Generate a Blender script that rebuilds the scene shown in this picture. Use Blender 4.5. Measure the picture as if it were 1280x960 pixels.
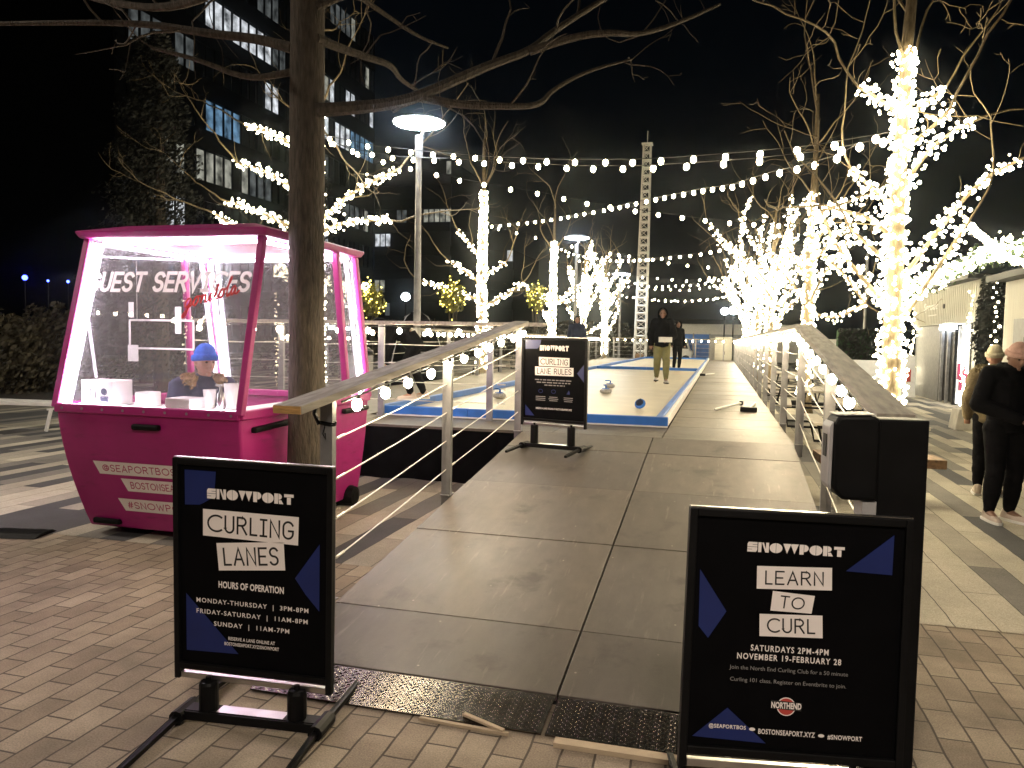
import bpy, bmesh, math, random
from mathutils import Vector, Matrix, noise, Euler
R_ = math.radians
for o in list(bpy.data.objects): bpy.data.objects.remove(o)
SC = bpy.context.scene
COL = SC.collection
random.seed(7)

# ------------------------------------------------------------------ camera
CAM_H = 1.65
CAM_M = Matrix.Rotation(R_(15.1), 3, 'Z') @ Matrix.Rotation(R_(90 - 3.35), 3, 'X') @ Matrix.Rotation(R_(1.05), 3, 'Z')
cd = bpy.data.cameras.new('camera'); cd.sensor_width = 36; cd.lens = 27.0
cd.clip_start = 0.05; cd.clip_end = 2000
cam = bpy.data.objects.new('camera', cd); COL.objects.link(cam)
cam.matrix_world = Matrix.Translation((0, 0, CAM_H)) @ CAM_M.to_4x4()
SC.camera = cam

# ------------------------------------------------------------------ world, moon, exposure
w = bpy.data.worlds.new('World'); SC.world = w; w.use_nodes = True
nt = w.node_tree; bg = nt.nodes['Background']
sky = nt.nodes.new('ShaderNodeTexSky'); sky.sky_type = 'NISHITA'; sky.sun_disc = False
sky.sun_elevation = R_(-8); sky.sun_rotation = R_(250)
tint = nt.nodes.new('ShaderNodeMix'); tint.data_type = 'RGBA'; tint.blend_type = 'ADD'; tint.inputs['Factor'].default_value = 1
tint.inputs['B'].default_value = (.006, .012, .022, 1)          # city sky glow
nt.links.new(sky.outputs[0], tint.inputs['A']); nt.links.new(tint.outputs['Result'], bg.inputs[0]); bg.inputs[1].default_value = 0.06
sl = bpy.data.lights.new('moon', 'SUN'); sl.energy = 0.012; sl.angle = R_(0.5); sl.color = (0.75, 0.85, 1)
so = bpy.data.objects.new('moon', sl); COL.objects.link(so); so.rotation_euler = (R_(50), 0, R_(60))
SC.view_settings.view_transform = 'Standard'; SC.view_settings.look = 'None'
SC.view_settings.exposure = 0.35; SC.view_settings.gamma = 1.0
SC.render.engine = 'CYCLES'
SC.cycles.use_denoising = True
SC.cycles.sample_clamp_indirect = 3.0
SC.cycles.max_bounces = 6; SC.cycles.transparent_max_bounces = 16
SC.cycles.use_light_tree = True

S_FEST, S_FAIRY, S_LED, S_LAMP, S_BACKLAMP = 70.0, 30.0, 44.0, 75.0, 155.0

def ray(u, v):
    return CAM_M @ Vector(((u - 640) / 960.0, (480 - v) / 960.0, -1))
CAMP = Vector((0, 0, CAM_H))
def atY(u, v, y):                      # the place on the plane y = const seen in that direction
    d = ray(u, v); return CAMP + d * (y / d.y)
def onZ(u, v, z=0):
    d = ray(u, v); return CAMP + d * ((z - CAM_H) / d.z)

# ------------------------------------------------------------------ materials
def newmat(name):
    m = bpy.data.materials.new(name); m.use_nodes = True
    return m, m.node_tree, m.node_tree.nodes['Principled BSDF']
def mat(name, col, rough=0.6, metal=0.0, var=0.25, scale=8.0, bump=0.0, bscale=60.0, stretch=(1, 1, 1), spec=0.5):
    m, nt, b = newmat(name)
    tc = nt.nodes.new('ShaderNodeTexCoord'); mp = nt.nodes.new('ShaderNodeMapping')
    mp.inputs['Scale'].default_value = stretch
    nt.links.new(tc.outputs['Object'], mp.inputs[0])
    n = nt.nodes.new('ShaderNodeTexNoise'); n.inputs['Scale'].default_value = scale; n.inputs['Detail'].default_value = 6
    nt.links.new(mp.outputs[0], n.inputs['Vector'])
    cr = nt.nodes.new('ShaderNodeValToRGB')
    cr.color_ramp.elements[0].position = 0.3; cr.color_ramp.elements[1].position = 0.7
    cr.color_ramp.elements[0].color = tuple(c * (1 - var) for c in col) + (1,)
    cr.color_ramp.elements[1].color = tuple(min(1, c * (1 + var)) for c in col) + (1,)
    nt.links.new(n.outputs[0], cr.inputs[0]); nt.links.new(cr.outputs[0], b.inputs['Base Color'])
    b.inputs['Roughness'].default_value = rough; b.inputs['Metallic'].default_value = metal
    b.inputs['Specular IOR Level'].default_value = spec
    if bump:
        n2 = nt.nodes.new('ShaderNodeTexNoise'); n2.inputs['Scale'].default_value = bscale; n2.inputs['Detail'].default_value = 4
        nt.links.new(mp.outputs[0], n2.inputs['Vector'])
        bp = nt.nodes.new('ShaderNodeBump'); bp.inputs['Strength'].default_value = bump; bp.inputs['Distance'].default_value = 0.02
        nt.links.new(n2.outputs[0], bp.inputs['Height']); nt.links.new(bp.outputs[0], b.inputs['Normal'])
    return m
def emit(name, col, s, sampled=True):
    m = bpy.data.materials.new(name); m.use_nodes = True
    nt = m.node_tree; nt.nodes.clear()
    e = nt.nodes.new('ShaderNodeEmission'); e.inputs[0].default_value = tuple(col) + (1,); e.inputs[1].default_value = s
    o = nt.nodes.new('ShaderNodeOutputMaterial'); nt.links.new(e.outputs[0], o.inputs[0])
    if not sampled: m.cycles.emission_sampling = 'NONE'
    return m
def glassmat(name, tint=(1, 1, 1), refl=0.12, veil=0.0):
    m = bpy.data.materials.new(name); m.use_nodes = True
    nt = m.node_tree; nt.nodes.clear()
    t = nt.nodes.new('ShaderNodeBsdfTransparent'); t.inputs[0].default_value = tuple(tint) + (1,)
    g = nt.nodes.new('ShaderNodeBsdfGlossy'); g.inputs['Roughness'].default_value = 0.02
    f = nt.nodes.new('ShaderNodeLayerWeight'); pw = nt.nodes.new('ShaderNodeMath'); pw.operation = 'POWER'; pw.inputs[1].default_value = 4
    nt.links.new(f.outputs['Facing'], pw.inputs[0])
    ma = nt.nodes.new('ShaderNodeMath'); ma.operation = 'MULTIPLY_ADD'; ma.inputs[1].default_value = .7; ma.inputs[2].default_value = refl * .4
    mx = nt.nodes.new('ShaderNodeMixShader'); o = nt.nodes.new('ShaderNodeOutputMaterial')
    nt.links.new(pw.outputs[0], ma.inputs[0]); nt.links.new(ma.outputs[0], mx.inputs[0])
    nt.links.new(t.outputs[0], mx.inputs[1]); nt.links.new(g.outputs[0], mx.inputs[2])
    if veil:
        df = nt.nodes.new('ShaderNodeBsdfDiffuse'); tl = nt.nodes.new('ShaderNodeBsdfTranslucent'); m1 = nt.nodes.new('ShaderNodeMixShader'); m2 = nt.nodes.new('ShaderNodeMixShader')
        nt.links.new(df.outputs[0], m1.inputs[1]); nt.links.new(tl.outputs[0], m1.inputs[2]); m2.inputs[0].default_value = veil
        nt.links.new(mx.outputs[0], m2.inputs[1]); nt.links.new(m1.outputs[0], m2.inputs[2]); nt.links.new(m2.outputs[0], o.inputs[0])
    else: nt.links.new(mx.outputs[0], o.inputs[0])
    return m

def brick_mat(name, L, W, mortar, ramp, mcol, offset=0.5, noisevar=0.5, rough=0.85, bump=0.6, interp='LINEAR'):
    """pavers with the long side along world Y; ramp = tones picked per paver"""
    m, nt, b = newmat(name)
    tc = nt.nodes.new('ShaderNodeTexCoord'); mp = nt.nodes.new('ShaderNodeMapping')
    mp.inputs['Rotation'].default_value = (0, 0, R_(90))
    nt.links.new(tc.outputs['Object'], mp.inputs[0])
    wn = nt.nodes.new('ShaderNodeTexNoise'); wn.inputs['Scale'].default_value = 2.5; wn.inputs['Detail'].default_value = 3
    nt.links.new(tc.outputs['Object'], wn.inputs['Vector'])
    ad = nt.nodes.new('ShaderNodeVectorMath'); ad.operation = 'MULTIPLY_ADD'
    ad.inputs[1].default_value = (0.03, 0.03, 0); nt.links.new(wn.outputs['Color'], ad.inputs[0]); nt.links.new(mp.outputs[0], ad.inputs[2])
    br = nt.nodes.new('ShaderNodeTexBrick'); br.offset = offset
    br.inputs['Color1'].default_value = (0, 0, 0, 1); br.inputs['Color2'].default_value = (1, 1, 1, 1); br.inputs['Mortar'].default_value = (0, 0, 0, 1)
    br.inputs['Scale'].default_value = 1.0; br.inputs['Brick Width'].default_value = L; br.inputs['Row Height'].default_value = W
    br.inputs['Mortar Size'].default_value = mortar; br.inputs['Mortar Smooth'].default_value = 0.3; br.inputs['Bias'].default_value = 0
    nt.links.new(ad.outputs[0], br.inputs['Vector'])
    cr = nt.nodes.new('ShaderNodeValToRGB'); cr.color_ramp.interpolation = interp
    els = cr.color_ramp.elements
    while len(els) < len(ramp): els.new(0.5)
    for e, (p, c) in zip(els, ramp): e.position = p; e.color = tuple(c) + (1,)
    nt.links.new(br.outputs['Color'], cr.inputs[0])
    n = nt.nodes.new('ShaderNodeTexNoise'); n.inputs['Scale'].default_value = 1.3; n.inputs['Detail'].default_value = 8; n.inputs['Roughness'].default_value = 0.65
    nt.links.new(tc.outputs['Object'], n.inputs['Vector'])
    g = nt.nodes.new('ShaderNodeTexNoise'); g.inputs['Scale'].default_value = 140; g.inputs['Detail'].default_value = 3
    nt.links.new(tc.outputs['Object'], g.inputs['Vector'])
    mr = nt.nodes.new('ShaderNodeMapRange'); mr.inputs[1].default_value = 0.3; mr.inputs[2].default_value = 0.7
    mr.inputs[3].default_value = 1 - noisevar; mr.inputs[4].default_value = 1 + noisevar * 0.6; nt.links.new(n.outputs[0], mr.inputs[0])
    mg = nt.nodes.new('ShaderNodeMapRange'); mg.inputs[1].default_value = 0.3; mg.inputs[2].default_value = 0.7
    mg.inputs[3].default_value = 0.75; mg.inputs[4].default_value = 1.25; nt.links.new(g.outputs[0], mg.inputs[0])
    mm = nt.nodes.new('ShaderNodeMath'); mm.operation = 'MULTIPLY'; nt.links.new(mr.outputs[0], mm.inputs[0]); nt.links.new(mg.outputs[0], mm.inputs[1])
    vm = nt.nodes.new('ShaderNodeVectorMath'); vm.operation = 'SCALE'; nt.links.new(cr.outputs[0], vm.inputs[0]); nt.links.new(mm.outputs[0], vm.inputs['Scale'])
    mx = nt.nodes.new('ShaderNodeMix'); mx.data_type = 'RGBA'; mx.inputs['B'].default_value = tuple(mcol) + (1,)
    nt.links.new(br.outputs['Fac'], mx.inputs['Factor']); nt.links.new(vm.outputs[0], mx.inputs['A'])
    nt.links.new(mx.outputs['Result'], b.inputs['Base Color'])
    b.inputs['Roughness'].default_value = rough
    h = nt.nodes.new('ShaderNodeMath'); h.operation = 'MULTIPLY_ADD'; h.inputs[1].default_value = -1.0
    gs = nt.nodes.new('ShaderNodeMath'); gs.operation = 'MULTIPLY'; gs.inputs[1].default_value = 0.5
    nt.links.new(g.outputs[0], gs.inputs[0]); nt.links.new(br.outputs['Fac'], h.inputs[0]); nt.links.new(gs.outputs[0], h.inputs[2])
    bp = nt.nodes.new('ShaderNodeBump'); bp.inputs['Strength'].default_value = bump; bp.inputs['Distance'].default_value = 0.008
    nt.links.new(h.outputs[0], bp.inputs['Height']); nt.links.new(bp.outputs[0], b.inputs['Normal'])
    return m

M = {}
M['brick'] = brick_mat('brick_pavers', 0.27, 0.136, 0.0055, [(0, (.235, .186, .138)), (.5, (.29, .235, .178)), (1, (.35, .288, .218))], (.075, .059, .045))
M['stripe'] = brick_mat('striped_pavers', 1.9, 0.235, 0.0035, [(0, (.055, .055, .06)), (.30, (.16, .15, .135)), (.5, (.30, .275, .225)), (.74, (.42, .385, .31))], (.05, .045, .04), offset=0.37, noisevar=0.25, interp='CONSTANT')
def panel_mat(name, col):
    m, nt, b = newmat(name)
    tc = nt.nodes.new('ShaderNodeTexCoord')
    def ns(scale, detail=6, st=(1, 1, 1)):
        mp = nt.nodes.new('ShaderNodeMapping'); mp.inputs['Scale'].default_value = st
        nt.links.new(tc.outputs['Object'], mp.inputs[0])
        n = nt.nodes.new('ShaderNodeTexNoise'); n.inputs['Scale'].default_value = scale; n.inputs['Detail'].default_value = detail; n.inputs['Roughness'].default_value = .65
        nt.links.new(mp.outputs[0], n.inputs['Vector']); return n
    n1 = ns(1.1); n2 = ns(9, 8, (1, .35, 1)); n3 = ns(70, 3)
    cr = nt.nodes.new('ShaderNodeValToRGB')
    cr.color_ramp.elements[0].position = .32; cr.color_ramp.elements[0].color = tuple(c * .62 for c in col) + (1,)
    cr.color_ramp.elements[1].position = .7; cr.color_ramp.elements[1].color = tuple(c * 1.3 for c in col) + (1,)
    a = nt.nodes.new('ShaderNodeMath'); a.operation = 'MULTIPLY_ADD'; a.inputs[1].default_value = .55
    c2 = nt.nodes.new('ShaderNodeMath'); c2.operation = 'MULTIPLY'; c2.inputs[1].default_value = .45
    nt.links.new(n2.outputs[0], c2.inputs[0]); nt.links.new(n1.outputs[0], a.inputs[0]); nt.links.new(c2.outputs[0], a.inputs[2])
    nt.links.new(a.outputs[0], cr.inputs[0]); nt.links.new(cr.outputs[0], b.inputs['Base Color'])
    def layer(prev, fac_node, fac_out, lo, hi, colr, amt):
        r = nt.nodes.new('ShaderNodeMapRange'); r.inputs[1].default_value = lo; r.inputs[2].default_value = hi; r.inputs[3].default_value = 0; r.inputs[4].default_value = amt
        nt.links.new(fac_node.outputs[fac_out], r.inputs[0]); x = nt.nodes.new('ShaderNodeMix'); x.data_type = 'RGBA'; x.inputs['B'].default_value = colr + (1,)
        nt.links.new(r.outputs[0], x.inputs['Factor']); nt.links.new(prev, x.inputs['A']); return x.outputs['Result']
    n4 = ns(2.3, 10, (1, 1, 1)); n5 = ns(5, 8, (5, .5, 1)); vo = nt.nodes.new('ShaderNodeTexVoronoi'); vo.inputs['Scale'].default_value = 7; nt.links.new(tc.outputs['Object'], vo.inputs['Vector'])
    c_ = layer(cr.outputs[0], n4, 0, .56, .70, tuple(c * .35 for c in col), .75)
    c_ = layer(c_, n5, 0, .60, .72, tuple(min(1, c * 2.2) for c in col), .5)
    c_ = layer(c_, vo, 'Distance', .055, .03, tuple(min(1, c * 3.5) for c in col), .7)
    nt.links.new(c_, b.inputs['Base Color'])
    mr = nt.nodes.new('ShaderNodeMapRange'); mr.inputs[3].default_value = .35; mr.inputs[4].default_value = .7
    nt.links.new(n1.outputs[0], mr.inputs[0]); nt.links.new(mr.outputs[0], b.inputs['Roughness'])
    bp = nt.nodes.new('ShaderNodeBump'); bp.inputs['Strength'].default_value = .12; bp.inputs['Distance'].default_value = .004
    nt.links.new(n3.outputs[0], bp.inputs['Height']); nt.links.new(bp.outputs[0], b.inputs['Normal'])
    return m
M['panel_dark'] = panel_mat('ramp_panel_dark', (.090, .076, .066))
M['panel'] = panel_mat('ramp_panel_dusty', (.138, .120, .100))
M['panel_mid'] = panel_mat('ramp_panel_worn', (.108, .095, .082))
M['panel_tan'] = panel_mat('deck_panel', (.135, .115, .088))
M['panel_tan2'] = panel_mat('deck_panel_grey', (.10, .086, .068))
def tread():
    m, nt, b = newmat('diamond_plate')
    b.inputs['Base Color'].default_value = (.30, .29, .28, 1); b.inputs['Metallic'].default_value = 1; b.inputs['Roughness'].default_value = .27
    n = nt.nodes.new('ShaderNodeTexNoise'); n.inputs['Scale'].default_value = 9
    cr = nt.nodes.new('ShaderNodeValToRGB'); cr.color_ramp.elements[0].color = (.05, .046, .042, 1); cr.color_ramp.elements[1].color = (.17, .16, .15, 1)
    nt.links.new(n.outputs[0], cr.inputs[0]); nt.links.new(cr.outputs[0], b.inputs['Base Color'])
    return m
M['tread'] = tread()
M['skirt'] = mat('black_skirt', (.003, .003, .0036), .95, spec=.05)
M['ice'] = mat('rink_surface', (.62, .56, .43), .38, var=.12, scale=1.2, bump=.05, bscale=4)
M['blue'] = mat('blue_board', (.025, .14, .50), .45, var=.2, scale=3)
M['white'] = mat('white_paint', (.7, .69, .66), .5, var=.08)
M['railwood'] = mat('weathered_wood', (.36, .325, .27), .7, var=.35, scale=5, bump=.25, bscale=40, stretch=(6, .6, 6))
M['newwood'] = mat('raw_pine', (.52, .30, .11), .6, var=.3, scale=12, stretch=(1, 1, 9))
M['palewood'] = mat('pale_wood', (.42, .33, .23), .7, var=.12, scale=6)
M['steel'] = mat('galvanised_post', (.27, .27, .28), .45, metal=.55, var=.25, scale=6, bump=.05)
M['cable'] = mat('steel_cable', (.62, .60, .55), .4, metal=.3, var=.1)
M['blackmetal'] = mat('black_metal', (.004, .004, .0045), .5, var=.3, scale=10, spec=.14)
M['blackposter'] = mat('black_poster', (.0022, .0022, .0028), .5, var=.2, spec=.05)
M['alu'] = mat('aluminium', (.55, .54, .53), .28, metal=1, var=.15)
M['ink_white'] = mat('poster_white', (.78, .72, .70), .5, var=.04)
def vinyl(name, col):
    m, nt, b = newmat(name); b.inputs['Base Color'].default_value = col + (1,); b.inputs['Roughness'].default_value = .5
    t = nt.nodes.new('ShaderNodeBsdfTranslucent'); t.inputs[0].default_value = col + (1,); mx = nt.nodes.new('ShaderNodeMixShader'); mx.inputs[0].default_value = .5
    nt.links.new(b.outputs[0], mx.inputs[1]); nt.links.new(t.outputs[0], mx.inputs[2]); nt.links.new(mx.outputs[0], nt.nodes['Material Output'].inputs[0]); return m
M['vinyl'] = vinyl('white_window_vinyl', (.8, .77, .76))
M['ink_grey'] = mat('poster_grey', (.22, .21, .21), .5, var=.04)
M['ink_black'] = mat('poster_black_ink', (.01, .01, .011), .5, var=.04)
M['ink_blue'] = mat('poster_blue', (.004, .014, .105), .45, var=.1)
M['ink_red'] = mat('poster_red', (.42, .05, .04), .5, var=.1)
M['ink_pink'] = mat('pink_ink', (.42, .03, .13), .5, var=.1)
M['pink'] = mat('pink_paint', (.35, .012, .16), .42, var=.10, scale=3, bump=.03, bscale=15)
def scuff(m, dark, amt=.55):
    nt = m.node_tree; b = nt.nodes['Principled BSDF']; l = b.inputs['Base Color'].links[0]; src = l.from_socket
    tc = nt.nodes.new('ShaderNodeTexCoord'); mp = nt.nodes.new('ShaderNodeMapping'); mp.inputs['Scale'].default_value = (1.2, 1.2, 5); nt.links.new(tc.outputs['Object'], mp.inputs[0])
    n = nt.nodes.new('ShaderNodeTexNoise'); n.inputs['Scale'].default_value = 4; n.inputs['Detail'].default_value = 10; n.inputs['Roughness'].default_value = .7; nt.links.new(mp.outputs[0], n.inputs['Vector'])
    r = nt.nodes.new('ShaderNodeMapRange'); r.inputs[1].default_value = .56; r.inputs[2].default_value = .72; r.inputs[3].default_value = 0; r.inputs[4].default_value = amt; nt.links.new(n.outputs[0], r.inputs[0])
    x = nt.nodes.new('ShaderNodeMix'); x.data_type = 'RGBA'; x.inputs['B'].default_value = dark + (1,); nt.links.new(r.outputs[0], x.inputs['Factor']); nt.links.new(src, x.inputs['A']); nt.links.new(x.outputs['Result'], b.inputs['Base Color'])
    q = nt.nodes.new('ShaderNodeMapRange'); q.inputs[3].default_value = .28; q.inputs[4].default_value = .62; nt.links.new(n.outputs[0], q.inputs[0]); nt.links.new(q.outputs[0], b.inputs['Roughness'])
scuff(M['pink'], (.12, .02, .07))
M['glass'] = glassmat('clear_glass', (.95, .96, .98), veil=.07)
M['led'] = emit('led_strip', (1.0, .86, 1.0), S_LED)
M['fest'] = emit('festoon_bulb', (1.0, .80, .50), S_FEST)
M['railbulb'] = emit('handrail_bulb', (1.0, .80, .52), 190)
M['fairy'] = emit('fairy_light', (1.0, .86, .56), S_FAIRY)
M['yfairy'] = emit('yellow_fairy_light', (1.0, .80, .14), 8)
M['lampface'] = emit('lamp_lens', (.80, .90, 1.0), S_LAMP)
M['backlamp'] = emit('warm_lamp_lens', (1.0, .86, .70), S_BACKLAMP)
M['globe'] = emit('globe_lamp', (.85, .92, 1.0), 30)
M['bluelamp'] = emit('blue_lamp', (.05, .08, 1.0), 12)
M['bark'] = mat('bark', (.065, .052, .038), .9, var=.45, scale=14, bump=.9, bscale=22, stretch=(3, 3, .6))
M['barklit'] = mat('lit_bark', (.20, .155, .09), .85, var=.4, scale=16, bump=.8, bscale=24, stretch=(2, 2, .6))  # paler bark for the wrapped trees, glow of their lights put into the colour
M['leafdark'] = mat('dark_leaves', (.005, .0065, .0045), .7, var=.5, scale=3)
M['leafbrown'] = mat('hedge_leaves', (.055, .045, .025), .7, var=.6, scale=4)
M['leafyellow'] = mat('yellow_green_leaves', (.16, .16, .03), .6, var=.5, scale=6)  # yellow lighting of the shrubs put into the leaf colour
M['leafgreen'] = mat('green_leaves', (.04, .075, .025), .6, var=.5, scale=5)
M['concrete'] = mat('concrete', (.40, .38, .33), .8, var=.2, scale=5, bump=.2)
M['soil'] = mat('soil', (.03, .024, .018), .95, var=.5, scale=9, bump=.6)
M['towerwall'] = mat('tower_cladding', (.0028, .003, .0036), .8, var=.3, spec=.05)
M['towerglass'] = mat('dark_glazing', (.003, .0035, .0045), .4, var=.3, spec=.12)
def room(name, col, s):
    m = bpy.data.materials.new(name); m.use_nodes = True; nt = m.node_tree; nt.nodes.clear()
    tc = nt.nodes.new('ShaderNodeTexCoord'); n = nt.nodes.new('ShaderNodeTexNoise'); n.inputs['Scale'].default_value = 1.1; n.inputs['Detail'].default_value = 5
    nt.links.new(tc.outputs['Object'], n.inputs['Vector'])
    mr = nt.nodes.new('ShaderNodeMapRange'); mr.inputs[1].default_value = .32; mr.inputs[2].default_value = .68; mr.inputs[3].default_value = .08 * s; mr.inputs[4].default_value = 1.5 * s
    e = nt.nodes.new('ShaderNodeEmission'); e.inputs[0].default_value = tuple(col) + (1,)
    o = nt.nodes.new('ShaderNodeOutputMaterial')
    nt.links.new(n.outputs[0], mr.inputs[0]); nt.links.new(mr.outputs[0], e.inputs[1]); nt.links.new(e.outputs[0], o.inputs[0])
    m.cycles.emission_sampling = 'NONE'
    return m
M['win'] = [room('lit_room_white', (.9, .95, 1), .55), room('lit_room_cool', (.30, .58, .9), .30), room('lit_room_dim', (.6, .66, .66), .10), room('lit_room_warm', (.9, .9, .75), .25)]
M['shopgrey'] = mat('pale_cladding', (.50, .49, .43), .6, var=.08, scale=3, stretch=(1, 8, .2))
M['shopdark'] = mat('grey_cladding', (.20, .205, .21), .5, var=.15)
M['shoplit'] = room('lit_shop_interior', (1, .95, .85), 2.2)
M['skin'] = mat('skin', (.33, .175, .12), .5, var=.12, scale=14)
M['skin_shaded'] = mat('shaded_skin', (.21, .115, .08), .5, var=.12, scale=14)  # skin darkened: shade on the bowed face put into the colour
M['blackcloth'] = mat('black_cloth', (.0045, .0045, .0055), .95, var=.3, scale=8, bump=.3, bscale=30, spec=.1)
M['navy'] = mat('navy_cloth', (.012, .018, .045), .8, var=.3, scale=8, bump=.3, bscale=30)
M['khaki'] = mat('khaki_cloth', (.15, .14, .06), .85, var=.2, scale=8, bump=.3, bscale=30)
M['pinkhat'] = mat('dusty_pink_knit', (.52, .33, .27), .9, var=.15, scale=30, bump=.5, bscale=120)
M['bluehat'] = mat('blue_knit', (.02, .10, .46), .9, var=.2, scale=30, bump=.5, bscale=120)
M['beigehat'] = mat('beige_knit', (.42, .38, .27), .9, var=.15, scale=30, bump=.5, bscale=120)
M['fur'] = mat('fur', (.36, .25, .13), .95, var=.6, scale=25, bump=.8, bscale=60)
M['mustard'] = mat('mustard_cloth', (.13, .10, .05), .9, var=.3, scale=10, bump=.5)
M['shoe'] = mat('pale_suede', (.50, .42, .36), .7, var=.15)
M['hair'] = mat('dark_hair', (.015, .011, .009), .6)
M['eye'] = mat('dark_eye', (.02, .015, .012), .2)
M['phone'] = mat('phone_glass', (.006, .006, .007), .1)
M['greyplastic'] = mat('grey_plastic', (.36, .35, .35), .4, var=.08)
M['stone'] = mat('granite', (.36, .35, .33), .3, var=.4, scale=60)
M['brownwood'] = mat('brown_wood', (.20, .12, .06), .6, var=.4, scale=6, stretch=(5, 1, 5))
M['acrylic'] = glassmat('acrylic', (.85, .88, .92), .5)
M['turf'] = mat('artificial_hedge', (.02, .07, .02), .9, var=.6, scale=25, bump=1, bscale=60)

# ------------------------------------------------------------------ mesh builder
class MB:
    def __init__(s): s.v = []; s.f = []; s.smooth = False
    def add(s, vs, fs):
        n = len(s.v); s.v += [Vector(p) for p in vs]; s.f += [tuple(i + n for i in f) for f in fs]
    def box(s, c, size, rot=None):
        hx, hy, hz = [a / 2 for a in size]; c = Vector(c)
        P = [Vector((x, y, z)) for z in (-hz, hz) for y in (-hy, hy) for x in (-hx, hx)]
        if rot is not None: P = [rot @ p for p in P]
        s.add([c + p for p in P], [(0, 2, 3, 1), (4, 5, 7, 6), (0, 1, 5, 4), (2, 6, 7, 3), (0, 4, 6, 2), (1, 3, 7, 5)])
    def bb(s, x0, x1, y0, y1, z0, z1): s.box(((x0 + x1) / 2, (y0 + y1) / 2, (z0 + z1) / 2), (x1 - x0, y1 - y0, z1 - z0))
    def beam(s, a, b, wx, h, up=(0, 0, 1)):
        a = Vector(a); b = Vector(b); d = (b - a).normalized(); side = d.cross(Vector(up))
        side = side.normalized() if side.length > 1e-4 else Vector((1, 0, 0)); u = side.cross(d)
        P = []
        for p in (a, b):
            for sx, sz in ((-1, -1), (1, -1), (1, 1), (-1, 1)): P.append(p + side * sx * wx / 2 + u * sz * h / 2)
        s.add(P, [(0, 3, 2, 1), (4, 5, 6, 7), (0, 1, 5, 4), (1, 2, 6, 5), (2, 3, 7, 6), (3, 0, 4, 7)])
    def tube(s, pts, radii, n=8, caps=True):
        pts = [Vector(p) for p in pts]
        if not hasattr(radii, '__len__'): radii = [radii] * len(pts)
        up = Vector((0.13, 0.31, 1)).normalized(); base = len(s.v); prev = None
        for i, p in enumerate(pts):
            d = (pts[min(i + 1, len(pts) - 1)] - pts[max(i - 1, 0)])
            d = d.normalized() if d.length > 1e-9 else Vector((0, 0, 1))
            if prev is None:
                a = d.cross(Vector((1, 0, 0)) if abs(d.x) < .8 else Vector((0, 1, 0))).normalized()
            else:
                a = (prev - d * prev.dot(d)); a = a.normalized() if a.length > 1e-6 else d.orthogonal().normalized()
            prev = a; b = d.cross(a)
            for k in range(n):
                t = 2 * math.pi * k / n; s.v.append(p + (a * math.cos(t) + b * math.sin(t)) * radii[i])
        for i in range(len(pts) - 1):
            for k in range(n):
                k2 = (k + 1) % n
                s.f.append((base + i * n + k, base + i * n + k2, base + (i + 1) * n + k2, base + (i + 1) * n + k))
        if caps:
            s.f.append(tuple(base + k for k in reversed(range(n)))); s.f.append(tuple(base + (len(pts) - 1) * n + k for k in range(n)))
    def lathe(s, c, prof, n=20, axis='Z'):
        c = Vector(c); base = len(s.v)
        for r, z in prof:
            for k in range(n):
                t = 2 * math.pi * k / n; p = Vector((r * math.cos(t), r * math.sin(t), z))
                if axis == 'X': p = Vector((p.z, p.x, p.y))
                if axis == 'Y': p = Vector((p.x, p.z, p.y))
                s.v.append(c + p)
        for i in range(len(prof) - 1):
            for k in range(n):
                k2 = (k + 1) % n; s.f.append((base + i * n + k, base + i * n + k2, base + (i + 1) * n + k2, base + (i + 1) * n + k))
        s.f.append(tuple(base + k for k in reversed(range(n)))); s.f.append(tuple(base + (len(prof) - 1) * n + k for k in range(n)))
    def ell(s, c, r, nu=12, nv=8, rot=None):
        c = Vector(c); base = len(s.v)
        P = [Vector((0, 0, -r[2]))]
        for j in range(1, nv):
            a = math.pi * j / nv - math.pi / 2
            for i in range(nu):
                t = 2 * math.pi * i / nu; P.append(Vector((r[0] * math.cos(a) * math.cos(t), r[1] * math.cos(a) * math.sin(t), r[2] * math.sin(a))))
        P.append(Vector((0, 0, r[2])))
        if rot is not None: P = [rot @ p for p in P]
        s.v += [c + p for p in P]
        for i in range(nu): s.f.append((base, base + 1 + (i + 1) % nu, base + 1 + i))
        for j in range(nv - 2):
            for i in range(nu):
                a = base + 1 + j * nu; b = a + nu; i2 = (i + 1) % nu
                s.f.append((a + i, a + i2, b + i2, b + i))
        t = base + len(P) - 1; a = base + 1 + (nv - 2) * nu
        for i in range(nu): s.f.append((a + i, a + (i + 1) % nu, t))
    def prism(s, poly, fn, d0, d1):
        n = len(poly); s.add([fn(x, y, d0) for x, y in poly] + [fn(x, y, d1) for x, y in poly],
              [tuple(reversed(range(n))), tuple(range(n, 2 * n))] + [(i, (i + 1) % n, n + (i + 1) % n, n + i) for i in range(n)])
    def leaf(s, p, r, k=1.0):
        d = Vector((random.gauss(0, 1), random.gauss(0, 1), random.gauss(0, 1))).normalized(); a = d.orthogonal().normalized(); b = d.cross(a)
        s.add([p - a * r, p + b * r * .45 * k, p + a * r, p - b * r * .45 * k], [(0, 1, 2, 3)])
    def build(s, name, material, parent=None, smooth=False, bevel=0, world=True):
        me = bpy.data.meshes.new(name)
        off = Vector((0, 0, 0))
        if parent is not None and world:
            q = parent
            while q is not None: off = off + q.location; q = q.parent
        me.from_pydata([p - off for p in s.v], [], s.f); me.update()
        return link(name, me, material, parent, smooth, bevel)
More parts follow.
